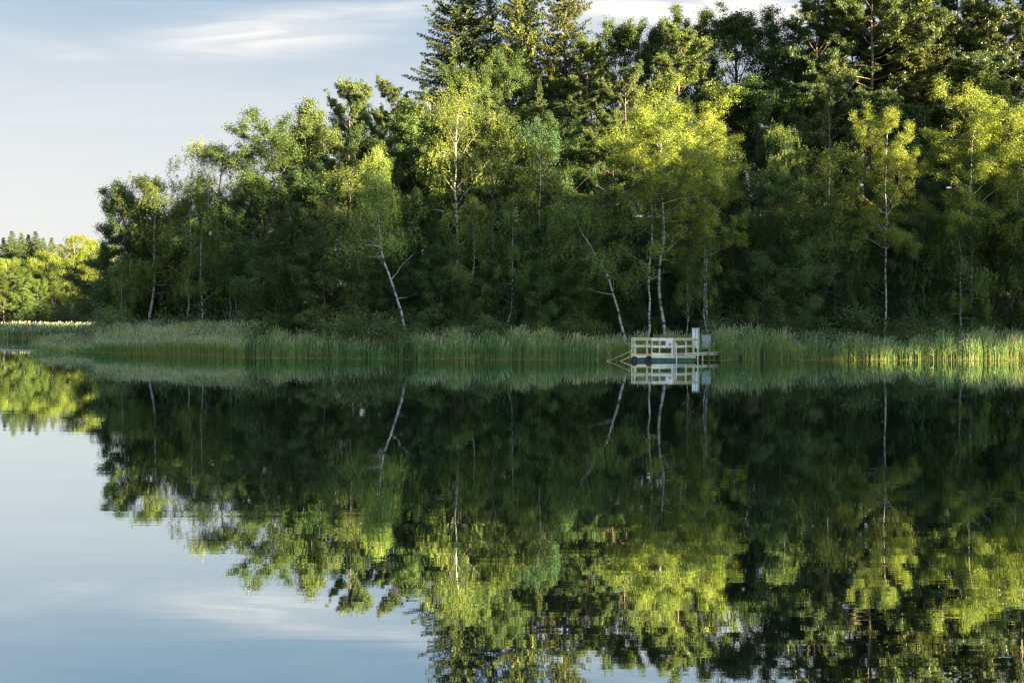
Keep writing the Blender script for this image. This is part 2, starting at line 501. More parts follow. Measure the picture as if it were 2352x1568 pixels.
def tree_broad(kind, seed, H=16, base=0.25, Rr=3.6, nb=26, n2=7, ncl=4, nleaf=34, lsize=0.15, cl=0.42, up=0.55, r0=0.16,
               shape='oval', path=None, weep=0.0, bare=0, bark='grey_bark', leaf='oak_leaf', side=None, wl_=0.62, dens=1.0):
    rng = np.random.default_rng(seed)
    tb = Tubes(); lv = Leaves()
    TP = trunk_path(H * 0.94, rng, path)
    hz = np.linspace(0, 1, len(TP))
    tb.add(TP, r0 * (1 - hz) ** 0.75 * (1 + 0.35 * np.exp(-hz * 22)) + 0.012, 8)
    for b in range(bare):                     # dead bare limbs under the crown
        f = rng.uniform(0.25, base + 0.15); p, _ = lerp_path(TP, f); a = rng.uniform(0, 6.28)
        Q = branch(p, (math.cos(a), math.sin(a) * .5, 0.25), rng.uniform(1.2, 2.6), 6, rng, 0.2, 0.22)
        tb.add(Q, np.linspace(0.035, 0.008, 7), 4)
    CP = []; CD = []
    a = rng.uniform(0, 6.28)
    for i in range(nb):
        t = (i + rng.uniform(0, 1)) / nb
        f = base + (0.97 - base) * t
        p, td = lerp_path(TP, f)
        a += 2.4 + rng.normal() * 0.35
        if shape == 'oval': prof = math.sqrt(max(0.03, 1 - (abs(t - 0.40) / 0.66) ** 2.2))
        elif shape == 'cone': prof = 0.25 + 0.85 * (1 - t) ** 0.8 * min(1, 0.5 + 2.5 * t)
        elif shape == 'top': prof = 0.35 + 0.75 * math.sin(min(1, t * 1.05) * math.pi * 0.86 + 0.25)
        else: prof = 0.8
        L = Rr * prof * rng.uniform(0.55, 1.3)
        if side is not None: L *= 1 + side * math.cos(a)
        e = up * (0.35 + 0.9 * t) + rng.normal() * 0.12
        d = np.array([math.cos(a) * math.cos(e), math.sin(a) * math.cos(e), math.sin(e)])
        Q = branch(p, d, L, 7, rng, 0.25 - weep * 0.55, 0.13)
        tb.add(Q, np.linspace(max(0.02, r0 * 0.42 * (1 - f) + 0.018), 0.008, 8), 5)
        for j in range(n2):
            g = rng.uniform(0.28, 1.0) if j else 1.0
            q, qd = lerp_path(Q, min(g, 0.999))
            sd_ = rng.normal(size=3); sd_[2] *= 0.5
            d2 = unit((qd * 0.8 + unit(sd_[None])[0] * 0.95 + np.array([0, 0, 0.15 - weep * .3]))[None])[0]
            L2 = L * rng.uniform(0.22, 0.42) * (1.25 - 0.55 * g) + 0.25
            Q2 = branch(q, d2, L2, 4, rng, 0.1 - weep * 0.5, 0.16)
            tb.add(Q2, np.linspace(0.016, 0.005, 5), 3)
            for k_ in range(ncl):
                c, cd = lerp_path(Q2, min(0.999, rng.uniform(0.3, 1.05)))
                CP.append(c); CD.append(cd)
    CP = np.array(CP); CD = np.array(CD); nc = len(CP)
    n = max(4, int(nleaf * dens * 1.75)); lsize *= 0.77
    if weep > 0.3:
        S = 3
        st = np.repeat(CP, S, 0) + rng.normal(size=(nc * S, 3)) * cl * 0.55
        ou = unit(np.repeat(CD, S, 0) + rng.normal(size=(nc * S, 3)) * 0.8); ou[:, 2] *= 0.3
        ln = rng.gamma(3.0, 0.16, nc * S) * (0.5 + weep)
        m = max(3, n // S)
        q = rng.uniform(0, 1, (nc * S, m))
        pos = st[:, None] + ou[:, None] * (ln[:, None, None] * 0.42 * np.sqrt(q)[..., None]) + np.array([0, 0, -1.0]) * (ln[:, None] * q ** 1.35)[..., None]
        pos = pos.reshape(-1, 3) + rng.normal(size=(nc * S * m, 3)) * 0.055
        ax = rng.normal(size=pos.shape) * 0.75 + np.array([0, 0, -0.8])
        sz = lsize * rng.uniform(0.65, 1.3, len(pos))
        ctr = np.array([TP[-1][0] * .6, TP[-1][1] * .6, H * (base * .6 + .25)])
        nrm = unit(pos - ctr) * 0.75 + np.array([0, 0, 0.35]) + rng.normal(size=pos.shape) * 0.55
        lv.add(pos, np.cross(ax, nrm), sz, sz * wl_, b=nrm)
    else:
        g = rng.normal(size=(nc, n, 3)) * np.array([1, 1, 0.72])
        rr = cl * rng.uniform(0.6, 1.25, (nc, 1, 1))
        pos = (CP[:, None] + g * rr * 0.62).reshape(-1, 3)
        ax = rng.normal(size=pos.shape) + np.array([0, 0, -0.25])
        # leaf blades lie roughly facing up and out of their clump
        ctr = np.array([TP[-1][0] * .6, TP[-1][1] * .6, H * (base * .6 + .25)])
        nrm = unit(g.reshape(-1, 3)) * 0.55 + unit(pos - ctr) * 0.45 + np.array([0, 0, 0.40]) + rng.normal(size=pos.shape) * 0.5
        sz = lsize * rng.uniform(0.65, 1.3, len(pos))
        lv.add(pos, np.cross(ax, nrm), sz, sz * wl_, b=nrm)
    return tb.mesh('trunk', M[bark], True), lv.mesh('crown', M[leaf], tri_leaf=True), H


def tree_pine(seed, H=22, base=0.5, Rr=3.2, nb=34, path=None, r0=0.2, dense=1.0, flat=1.0):
    rng = np.random.default_rng(seed)
    tb = Tubes(); lv = Leaves()
    TP = trunk_path(H * 0.97, rng, path, 0.16)
    hz = np.linspace(0, 1, len(TP))
    tb.add(TP, r0 * (1 - hz) ** 0.7 + 0.02, 8)
    T = []; TD = []
    a = rng.uniform(0, 6.28)
    for i in range(nb):
        t = ((i // 3 * 3) + 1.5 + rng.normal() * 0.5) / nb; t = min(max(t, 0), 1)
        f = base + (0.98 - base) * t
        p, _ = lerp_path(TP, f)
        a += 2.2 + rng.normal() * 0.4
        prof = (0.35 + 0.9 * math.sin(min(1.0, 0.22 + t * 0.80) * math.pi) ** 0.8)
        L = Rr * prof * rng.uniform(0.55, 1.2)
        e = 0.05 + 0.75 * t ** 2 + rng.normal() * 0.12
        d = np.array([math.cos(a) * math.cos(e), math.sin(a) * math.cos(e), math.sin(e)])
        Q = branch(p, d, L, 7, rng, 0.35, 0.12)
        tb.add(Q, np.linspace(0.05 * (1.25 - t) + 0.012, 0.010, 8), 5)
        n2 = max(4, int(L * 5.0))
        for j in range(n2):
            g = rng.uniform(0.35, 1.0) if j else 1.0
            q, qd = lerp_path(Q, min(g, 0.999))
            s = rng.normal(size=3); s[2] = abs(s[2]) * 0.5 * flat
            d2 = unit((qd * 0.9 + unit(s[None])[0])[None])[0]
            L2 = rng.uniform(0.3, 0.95) * (0.6 + 0.25 * Rr * 0.5)
            Q2 = branch(q, d2, L2, 3, rng, 0.3, 0.12)
            tb.add(Q2, np.linspace(0.014, 0.006, 4), 3)
            for k_ in range(6):
                c, cd = lerp_path(Q2, min(0.999, rng.uniform(0.15, 1.05)))
                T.append(c + rng.normal(size=3) * np.array([0.13, 0.13, 0.05])); TD.append(cd)
    for k_ in range(4):      # dead stubs
        p, _ = lerp_path(TP, rng.uniform(base * 0.6, base)); b = rng.uniform(0, 6.28)
        Q = branch(p, (math.cos(b), math.sin(b), -0.05), rng.uniform(0.6, 1.6), 4, rng, 0.1, 0.2)
        tb.add(Q, np.linspace(0.025, 0.008, 5), 4)
    T = np.array(T); TD = np.array(TD); m = int(20 * dense)
    pos = np.repeat(T, m, 0) + rng.normal(size=(len(T) * m, 3)) * np.array([0.10, 0.10, 0.05])
    dr = np.repeat(unit(TD), m, 0) * 0.7 + rng.normal(size=pos.shape) * 0.75 + np.array([0, 0, 0.42])
    L = rng.uniform(0.13, 0.27, len(pos))
    lv.add(pos, dr, L, 0.055, rng=rng)
    return tb.mesh('trunk', M['pine_bark'], True), lv.mesh('crown', M['pine_needle'], True), H


def tree_spruce(seed, H=27, base=0.10, Rr=3.6, hang=0.8, r0=0.22, step=0.46, sparse=1.0):
    rng = np.random.default_rng(seed)
    tb = Tubes(); lv = Leaves()
    TP = trunk_path(H, rng, None, 0.05)
    hz = np.linspace(0, 1, len(TP))
    tb.add(TP, r0 * (1 - hz) ** 0.8 + 0.012, 8)
    z = base * H; a = 0.0
    C = []; A = []; LL = []; WW = []
    while z < H - 0.25:
        t = z / H
        a += rng.uniform(0.3, 1.2)
        for b in range(5):
            if rng.uniform() > sparse: continue
            aa = a + b * 2 * math.pi / 5 + rng.normal() * 0.22
            L = (Rr * (1 - t) ** 0.62 * min(1.0, 0.25 + (1 - t) * 3.2) * rng.uniform(0.62, 1.18) + 0.18)
            p, _ = lerp_path(TP, min(.999, (z + rng.normal() * 0.12) / H))
            e = -0.32 + 0.95 * t ** 1.8 + rng.normal() * 0.08
            d = np.array([math.cos(aa) * math.cos(e), math.sin(aa) * math.cos(e), math.sin(e)])
            n = 6
            Q = branch(p, d, L, n, rng, 0.35, 0.05)
            tb.add(Q, np.linspace(0.030 * (1.2 - t) + 0.006, 0.005, n + 1), 3)
            k = max(5, int(L * 9))
            for j in range(k):
                g = 0.12 + 0.88 * (j + rng.uniform()) / k
                q, qd = lerp_path(Q, min(g, .999))
                s = 1 if j % 2 else -1
                lat = np.array([-qd[1], qd[0], 0]) * s
                ll = (0.22 + 0.34 * L * (1.05 - g) * 0.5) * rng.uniform(0.7, 1.3)
                dd = unit((qd * 0.55 + lat * 0.8 + np.array([0, 0, -hang * (0.5 + rng.uniform())]))[None])[0]
                m = max(2, int(ll / 0.11))
                fr = (np.arange(m) + rng.uniform(0, 1, m)) / m
                pp = q + dd * (ll * fr)[:, None] + np.array([0, 0, -1]) * (hang * 0.22 * (ll * fr) ** 2)[:, None]
                for r_ in range(4):
                    C.append(pp + rng.normal(size=pp.shape) * 0.045)
                    A.append(dd + rng.normal(size=pp.shape) * 0.45)
                    LL.append(rng.uniform(0.14, 0.26, m)); WW.append(np.full(m, 0.075))
        z += step * rng.uniform(0.75, 1.25) * (1.15 - 0.45 * t)
    lv.add(np.concatenate(C), np.concatenate(A), np.concatenate(LL), np.concatenate(WW), rng=rng)
    return tb.mesh('trunk', M['grey_bark']), lv.mesh('crown', M['spruce_needle'], tri_leaf=True), H


def shrub(seed, H=3.2, Rr=2.0, leaf='shrub_leaf', lsize=0.13, stems=16, weep=0.0):
    rng = np.random.default_rng(seed)
    tb = Tubes(); lv = Leaves(); CP = []
    for i in range(stems):
        a = rng.uniform(0, 6.28); o = rng.uniform(0, 0.35) * Rr
        e = rng.uniform(0.45, 1.45)
        L = H * rng.uniform(0.65, 1.05) * (0.75 + 0.3 * math.sin(e))
        Q = branch((math.cos(a) * o, math.sin(a) * o, -0.1), (math.cos(a) * math.cos(e) * Rr / H * 1.4, math.sin(a) * math.cos(e) * Rr / H * 1.4, math.sin(e)), L, 7, rng, -0.1, 0.13)
        tb.add(Q, np.linspace(0.035, 0.008, 8), 5)
        for j in range(14):
            q, qd = lerp_path(Q, rng.uniform(0.08, 0.999))
            d2 = unit((qd * .6 + rng.normal(size=3))[None])[0]
            Q2 = branch(q, d2, rng.uniform(0.3, 0.9), 3, rng, 0.1, 0.15)
            tb.add(Q2, np.linspace(0.012, 0.005, 4), 3)
            for k in range(3):
                CP.append(lerp_path(Q2, rng.uniform(0.3, .999))[0])
    CP = np.array(CP); n = 60; lsize *= 0.75
    g = rng.normal(size=(len(CP), n, 3)) * np.array([1, 1, .75])
    pos = (CP[:, None] + g * 0.24).reshape(-1, 3)
    pos = pos[pos[:, 2] > 0.02]
    sz = lsize * rng.uniform(0.6, 1.3, len(pos))
    lv.add(pos, rng.normal(size=pos.shape), sz, sz * 0.55, rng=rng)
    return tb.mesh('trunk', M['grey_bark']), lv.mesh('crown', M[leaf], tri_leaf=True), H


PROTO = {}


def proto(key, name, cat, data): PROTO[key] = (name, cat) + data


B = dict(bark='birch_bark', leaf='birch_leaf')
proto('birch', 'birch_tree', 'birch', tree_broad('b', 11, H=17, base=0.32, Rr=3.3, nb=26, weep=0.75, nleaf=54, lsize=0.12, cl=0.45, up=0.75, r0=0.11, shape='oval', bare=3, **B))
proto('birch2', 'birch_tree', 'birch', tree_broad('b', 12, H=17, base=0.42, Rr=3.8, nb=24, weep=0.55, nleaf=54, lsize=0.122, cl=0.5, up=0.85, r0=0.115, shape='top', bare=4, **B))
proto('birch3', 'birch_tree', 'birch', tree_broad('b', 13, H=17, base=0.22, Rr=3.4, nb=30, weep=1.0, nleaf=45, lsize=0.12, cl=0.4, up=0.6, r0=0.10, shape='cone', bare=2, **B))
proto('birch_open', 'birch_tree', 'birch', tree_broad('b', 14, H=17, base=0.40, Rr=3.6, nb=20, n2=6, weep=0.8, nleaf=27, lsize=0.125, cl=0.5, up=0.95, r0=0.13, shape='top', bare=4, **B))
proto('birch_main', 'birch_tree', 'birch', tree_broad('b', 15, H=16.5, base=0.56, Rr=4.6, nb=28, n2=8, weep=0.25, nleaf=58, lsize=0.12, cl=0.36, up=0.70, r0=0.115, shape='top', bare=3,
      path=[(0, 0), (-0.1, 2), (-0.45, 4.2), (-0.5, 6), (-0.15, 7.6), (-0.15, 9), (-0.5, 11.5), (-0.4, 16.5)], side=0.18, **B))
proto('birch_lean', 'birch_tree', 'birch', tree_broad('b', 16, H=10.5, base=0.62, Rr=2.1, nb=15, n2=5, weep=0.8, nleaf=24, lsize=0.12, cl=0.4, up=1.0, r0=0.085, shape='oval', bare=6,
      path=[(0, 0), (-0.35, 1), (-1.1, 3.6), (-1.9, 6), (-2.1, 8.2), (-2.0, 10.5)], **B))
proto('birch_bent', 'birch_tree', 'birch', tree_broad('b', 17, H=9.6, base=0.55, Rr=2.6, nb=16, n2=6, weep=0.6, nleaf=27, lsize=0.125, cl=0.45, up=0.7, r0=0.085, shape='top', bare=5,
      path=[(0, 0), (-0.2, 1.2), (-0.55, 3.2), (-1.1, 5.2), (-2.3, 7.3), (-3.6, 9.6)], side=-0.2, **B))
proto('birch_thin', 'birch_tree', 'birch', tree_broad('b', 18, H=15, base=0.45, Rr=2.2, nb=20, n2=5, weep=0.85, nleaf=27, lsize=0.12, cl=0.4, up=0.9, r0=0.075, shape='oval', bare=5, **B))
proto('birch_round', 'birch_tree', 'birch', tree_broad('b', 19, H=17, base=0.42, Rr=3.5, nb=30, n2=7, weep=0.2, nleaf=56, lsize=0.115, cl=0.35, up=0.75, r0=0.11, shape='oval', bare=4, **B))
proto('oak', 'oak_tree', 'oak', tree_broad('o', 21, H=18, base=0.20, Rr=5.2, nb=34, n2=8, ncl=4, nleaf=42, lsize=0.18, cl=0.43, up=0.75, r0=0.26))
proto('oak2', 'oak_tree', 'oak', tree_broad('o', 22, H=17, base=0.25, Rr=5.2, nb=30, n2=8, ncl=5, nleaf=36, lsize=0.18, cl=0.40, up=0.9, r0=0.26, shape='top'))
proto('oak3', 'broadleaf_tree', 'tree', tree_broad('o', 23, H=16, base=0.12, Rr=4.4, nb=36, n2=8, ncl=4, nleaf=38, lsize=0.17, cl=0.38, up=0.85, r0=0.2, shape='cone'))
proto('alder', 'alder_tree', 'alder', tree_broad('a', 24, H=13, base=0.10, Rr=3.4, nb=34, n2=7, ncl=4, nleaf=42, lsize=0.15, cl=0.38, up=0.6, r0=0.13, leaf='alder_leaf', weep=0.0))
proto('alder2', 'alder_tree', 'alder', tree_broad('a', 25, H=13, base=0.18, Rr=3.4, nb=32, n2=7, ncl=4, nleaf=42, lsize=0.15, cl=0.50, up=0.45, r0=0.13, leaf='alder_leaf', weep=0.45, shape='oval'))
proto('alder_low', 'alder_tree', 'alder', tree_broad('a', 26, H=8, base=0.28, Rr=2.6, nb=20, n2=6, ncl=4, nleaf=34, lsize=0.13, cl=0.42, up=0.5, r0=0.08, leaf='alder_leaf', shape='top'))
proto('pine', 'pine_tree', 'pine', tree_pine(31, H=23, base=0.40, Rr=4.8, nb=42, dense=1.1))
proto('pine2', 'pine_tree', 'pine', tree_pine(32, H=23, base=0.28, Rr=4.6, nb=51, dense=1.1))
proto('pine3', 'pine_tree', 'pine', tree_pine(33, H=24, base=0.48, Rr=5.0, nb=39, r0=0.22, dense=1.1))
proto('spruce', 'spruce_tree', 'spruce', tree_spruce(41, H=27, Rr=5.6, hang=0.5, sparse=0.97))
proto('spruce2', 'spruce_tree', 'spruce', tree_spruce(42, H=28, Rr=5.0, hang=1.1, sparse=1.0))
proto('spruce3', 'spruce_tree', 'spruce', tree_spruce(43, H=26, Rr=4.2, hang=0.9, sparse=0.9))
proto('shrub', 'willow_shrub', 'shrub', shrub(51, 3.4, 2.4))
proto('shrub2', 'willow_shrub', 'shrub', shrub(52, 2.8, 2.6, leaf='alder_leaf', lsize=0.12))

TREE_RNG = random.Random(5)


def plant(key, x, y, ztop, label, group=None, wid=1.0, rot=None, tint=None, z0=None):
    name, cat, tm, cm, H = PROTO[key]
    g = gz(x, y) - 0.12 if z0 is None else z0
    s = (ztop - g) / H
    t = link(name, None); t.location = (x, y, g)
    t.rotation_euler = (0, 0, TREE_RNG.uniform(0, 6.28) if rot is None else rot)
    t.scale = (s * wid, s * wid, s)
    tag(t, label, cat, group)
    link('trunk', tm, t)
    c = link('crown', cm, t)
    if tint: c.color = (*tint, 1)  # tint carries sunlit and shaded tones as well as leaf colour
    return t


NAMED = []
CUT = (' with ', ' in ', ' on ', ' at ', ' below ', ' whose ', ' wedged ', ' beside ', ' standing ', ' under ', ' low ', ' filling ', ' between ', ' where ', ' just ', ' next ', ' left ', ' right ', ' behind ',
       ' catching ', ' and ', ' rising ', ' directly ', ' fused ', ' arching ', ' hidden ', ' among ', ' above ', ' beyond ', ' crowding ', ' peeking ', ' beneath ', ' halfway ', ' before ', ' bulging', ' stem ', ' reaching ', ' crowded ', ',', ' sloping ')


def short(label):
    i = min([label.find(c) for c in CUT if label.find(c) > 0] + [len(label)])
    return ' '.join(label[:i].split()[-4:])


def T(key, px, py, D, label, wid=1.0, rot=None, tint=None, group=None):
    p = W(px, py, D)
    if group is None: NAMED.append((px, py, D, short(label)))
    return plant(key, p[0], p[1], p[2], label, group, wid, rot, tint)


# ------------------------------------------------------------------ the wood, tree by tree
SUN_YEL = (1.03, 1.0, 0.85)  # warm sunlight put into the crown colour of lit trees
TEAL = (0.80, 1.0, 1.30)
SHADE_DRK = (0.75, 0.82, 0.85)  # shade put into the crown colour of trees in the dark wood
# --- spit of low shore on the left
T('alder', 285, 430, 106, 'ragged dark alder at the outer tip of the reedy spit, its crown overhanging the water', 0.95, 2.4, SHADE_DRK)
T('birch', 338, 392, 103, 'rounded birch with a pale forked upper trunk on the reedy spit', 1.25, 1.0, SHADE_DRK)
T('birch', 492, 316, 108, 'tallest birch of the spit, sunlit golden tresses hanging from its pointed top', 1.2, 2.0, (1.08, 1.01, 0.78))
T('birch_thin', 424, 402, 101, 'slim birch wedged between the rounded birch and the golden-topped one', 1.1, 0.3, SHADE_DRK)
T('birch2', 540, 428, 104, 'dark domed birch beside the dip of sky next to the big oak', 0.9, 1.7, SHADE_DRK)
T('birch_thin', 466, 500, 97, 'bright white trunked birch standing right behind the spit reeds', 1.1, 4.0, SHADE_DRK)
T('birch_thin', 522, 520, 99, 'straight white birch trunk under the dark domed birch on the spit', 1.0, 5.0, SHADE_DRK)
T('birch_thin', 290, 600, 100, 'small leaning birch trunk low at the tip of the spit', 1.0, 2.6, SHADE_DRK)
T('alder_low', 235, 590, 112, 'low bushy alder reaching out furthest towards the far bay', 1.5, 1.5, SHADE_DRK)
T('alder2', 395, 560, 110, 'mid height alder filling the dark behind the spit birches', 1.1, 3.0, SHADE_DRK)
T('alder2', 500, 560, 112, 'alder in deep shade between the white spit trunks', 1.1, 0.7, SHADE_DRK)
T('shrub', 330, 690, 98, 'low willow bush with yellowish leaves at the edge of the spit reeds', 1.2, 0.2)
T('shrub', 590, 690, 92, 'willow bush where the spit reeds meet the tall wood', 1.25, 2.2)
T('alder_low', 600, 610, 94, 'light green young alder just beyond the spit trunks', 1.2, 0.2)
# --- big oak and the shoulder of the wood
T('oak', 640, 300, 100, 'broad oak whose dark left flank borders the open sky', 1.05, 0.8)
T('oak3', 705, 238, 104, 'pointed oak top with a sunlit spray beside the tall pine', 0.9, 2.2, (1.0, 0.85, 0.9))
T('oak2', 610, 420, 97, 'gnarled oak crown with sky showing through at the edge of the wood', 0.85, 3.9, SHADE_DRK)
T('pine2', 803, 180, 110, 'tall pine with stacked flat tufts standing out against the sky', 0.80, 0.5)
T('pine', 898, 192, 112, 'smaller flat topped pine next to the tall tufted pine', 0.75, 2.5)
T('oak3', 945, 235, 108, 'dark broadleaf crown between the flat topped pine and the spruces', 1.0, 1.1)
T('birch_thin', 803, 365, 88, 'thin straight birch with a long white stem below the tall pine', 1.2, 0.9)
T('birch3', 875, 318, 90, 'drooping grey green birch below the flat topped pine', 0.85, 4.4)
T('alder2', 680, 470, 88, 'rounded pale alder catching a few sunny flecks on its top', 1.05, 1.9)
T('alder', 742, 540, 85, 'rounded bushy alder below the thin straight birch', 1.0, 0.2)
T('alder2', 640, 590, 86, 'hanging leafy alder low at the left corner of the tall wood', 1.0, 2.9)
T('alder', 820, 600, 84, 'small dense alder left of the leaning white birch', 0.85, 5.1)
T('birch_lean', 952, 415, 82.5, 'leaning birch with a crooked white trunk and bare side limbs', 1.0, 0.0)
T('alder', 950, 450, 90, 'shaded round alder behind the leaning birch', 0.9, 3.3, SHADE_DRK)
# --- sunlit birch and the spruces on the crest
T('birch_open', 1045, 200, 89, 'sunlit birch with pale spreading limbs below the spruces', 0.85, 0.6, SUN_YEL)
T('spruce', 1062, -190, 122, 'dark spruce with long tiered boughs against the sky on the crest', 1.12, 0.3, SHADE_DRK)
T('spruce3', 1128, -40, 121, 'narrow dark spruce crowded between two larger spruces', 0.85, 1.3, SHADE_DRK)
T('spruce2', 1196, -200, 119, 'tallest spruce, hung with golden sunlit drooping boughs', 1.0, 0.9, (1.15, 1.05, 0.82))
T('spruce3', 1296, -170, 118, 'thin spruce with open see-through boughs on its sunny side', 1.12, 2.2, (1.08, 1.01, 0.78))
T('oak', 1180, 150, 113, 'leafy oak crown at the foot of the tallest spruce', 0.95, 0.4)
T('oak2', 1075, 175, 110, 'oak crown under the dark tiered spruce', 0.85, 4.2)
T('oak3', 1015, 255, 100, 'yellowish pointed broadleaf left of the sunlit pale limbed birch', 0.8, 2.0, SUN_YEL)
T('pine2', 1345, 85, 112, 'soft needled sunlit pine just past the open spruce', 0.80, 1.0, SUN_YEL)
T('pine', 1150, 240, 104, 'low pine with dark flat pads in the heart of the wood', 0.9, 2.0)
T('oak2', 1140, 285, 92, 'lit broadleaf crown with bright tufts next to the pale limbed birch', 0.80, 3.3, SUN_YEL)
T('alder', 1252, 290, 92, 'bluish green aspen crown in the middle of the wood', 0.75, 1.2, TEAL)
T('birch_thin', 1262, 312, 86, 'slender birch with a sun-touched tip in front of the bluish crown', 1.15, 2.7, SUN_YEL)
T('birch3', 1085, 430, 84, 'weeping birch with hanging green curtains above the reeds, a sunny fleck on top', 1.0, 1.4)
T('birch_thin', 1165, 440, 83, 'kinked white birch stem in the dark middle of the wood', 1.1, 4.9, SHADE_DRK)
T('birch3', 1335, 440, 83, 'weeping shaded birch halfway between the kinked stem and the raft birches', 1.0, 0.5, SHADE_DRK)
T('alder2', 1225, 520, 84, 'shaded alder beneath the bluish crown', 1.0, 2.1, SHADE_DRK)
T('alder', 1010, 560, 83, 'shaded leafy alder right of the leaning white birch', 0.9, 0.1, SHADE_DRK)
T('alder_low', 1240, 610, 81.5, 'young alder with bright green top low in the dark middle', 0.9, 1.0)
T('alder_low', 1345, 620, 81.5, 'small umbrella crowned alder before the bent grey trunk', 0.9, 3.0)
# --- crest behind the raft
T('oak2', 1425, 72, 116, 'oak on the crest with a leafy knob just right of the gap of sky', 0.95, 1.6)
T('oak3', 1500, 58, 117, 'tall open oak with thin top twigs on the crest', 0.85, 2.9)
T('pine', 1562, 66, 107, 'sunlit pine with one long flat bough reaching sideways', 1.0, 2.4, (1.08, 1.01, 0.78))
T('oak', 1608, 60, 116, 'yellow green oak top directly behind the long boughed pine', 0.95, 0.9, SUN_YEL)
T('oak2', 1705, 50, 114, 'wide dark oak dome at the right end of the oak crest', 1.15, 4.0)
T('oak', 1775, 85, 110, 'dark oak shoulder sloping down to the dip before the tall pines', 1.0, 2.4, SHADE_DRK)
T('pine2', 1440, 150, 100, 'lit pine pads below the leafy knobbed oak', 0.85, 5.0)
T('pine', 1400, 262, 96, 'pine with soft yellow pads left of the raft birches', 0.8, 0.6, SUN_YEL)
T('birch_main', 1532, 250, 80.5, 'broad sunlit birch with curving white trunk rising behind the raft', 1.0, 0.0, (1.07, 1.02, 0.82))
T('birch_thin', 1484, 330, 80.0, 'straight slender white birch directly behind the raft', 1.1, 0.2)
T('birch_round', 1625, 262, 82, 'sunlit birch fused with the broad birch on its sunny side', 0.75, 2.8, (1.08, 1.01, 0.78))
T('birch_bent', 1443, 470, 79.0, 'bent grey birch arching away from the raft post', 1.0, 0.0, SHADE_DRK)
T('birch_thin', 1622, 520, 79.5, 'small pale birch trunk beside the white cabinet', 1.0, 1.1, SHADE_DRK)
T('birch_thin', 1580, 560, 80.5, 'short thin birch trunk hidden behind the raft railing', 0.9, 3.7, SHADE_DRK)
T('alder2', 1690, 490, 84, 'hanging shaded alder right of the sunlit birches', 1.05, 2.0, SHADE_DRK)
T('alder', 1560, 540, 86, 'dark alder between the white trunks behind the raft', 0.9, 0.8, SHADE_DRK)
T('oak3', 1775, 300, 98, 'black green broadleaf in the deep shade under the oak crest', 0.9, 4.5, SHADE_DRK)
# --- tall pines and lit birches on the right
T('pine2', 1868, -5, 106, 'dark pine at the near edge of the tall pine stand beside the sky', 0.95, 0.8, SHADE_DRK)
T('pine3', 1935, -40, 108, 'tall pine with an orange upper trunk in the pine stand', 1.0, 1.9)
T('pine', 2015, -70, 104, 'pine with large sunlit rounded pads in the pine stand', 1.0, 3.3, SUN_YEL)
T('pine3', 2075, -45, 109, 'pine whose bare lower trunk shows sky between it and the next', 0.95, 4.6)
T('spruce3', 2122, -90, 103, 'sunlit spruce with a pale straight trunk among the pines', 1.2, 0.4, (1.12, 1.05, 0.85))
T('pine2', 2190, -60, 106, 'bushy lit pine beyond the pale trunked spruce', 0.95, 2.1, SUN_YEL)
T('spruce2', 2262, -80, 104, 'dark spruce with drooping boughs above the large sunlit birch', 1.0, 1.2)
T('pine', 2335, -60, 102, 'pale lit pine at the far end of the tall stand', 1.0, 0.2, SUN_YEL)
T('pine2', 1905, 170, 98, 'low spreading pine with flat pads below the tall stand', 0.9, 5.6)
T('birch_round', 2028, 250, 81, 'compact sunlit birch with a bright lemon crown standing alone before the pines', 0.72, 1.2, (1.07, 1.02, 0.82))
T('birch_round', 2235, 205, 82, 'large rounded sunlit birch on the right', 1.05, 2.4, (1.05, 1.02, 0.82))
T('oak3', 2280, 178, 88, 'bare twigged olive tree top peeking over the large sunlit birch', 0.6, 0.7, SUN_YEL)
T('birch3', 2345, 240, 83, 'sunlit weeping birch crowding the large rounded birch', 1.15, 4.0, SUN_YEL)
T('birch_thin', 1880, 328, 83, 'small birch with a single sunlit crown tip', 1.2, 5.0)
T('birch_thin', 1818, 275, 86, 'dying birch with a bare crooked white top', 0.7, 2.0, SHADE_DRK)
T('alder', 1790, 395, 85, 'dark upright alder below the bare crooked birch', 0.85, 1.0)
T('birch3', 1925, 430, 82, 'shaded birch with thin leaning trunk, below the small sun-tipped birch', 0.9, 3.0, SHADE_DRK)
T('alder2', 2090, 470, 83, 'shaded hanging alder under the compact lemon birch', 0.9, 0.9, SHADE_DRK)
T('birch3', 2215, 430, 81, 'huge dark weeping birch curtain under the large sunlit birch', 1.1, 2.0, SHADE_DRK)
T('alder2', 2325, 480, 81, 'dark leafy alder next to the weeping curtain', 1.0, 1.3, SHADE_DRK)
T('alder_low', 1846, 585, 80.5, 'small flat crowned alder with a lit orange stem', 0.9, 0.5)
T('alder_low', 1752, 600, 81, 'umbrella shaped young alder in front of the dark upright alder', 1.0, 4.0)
T('alder_low', 1950, 600, 81, 'young alder standing before the thin leaning trunk', 1.0, 2.0, SHADE_DRK)
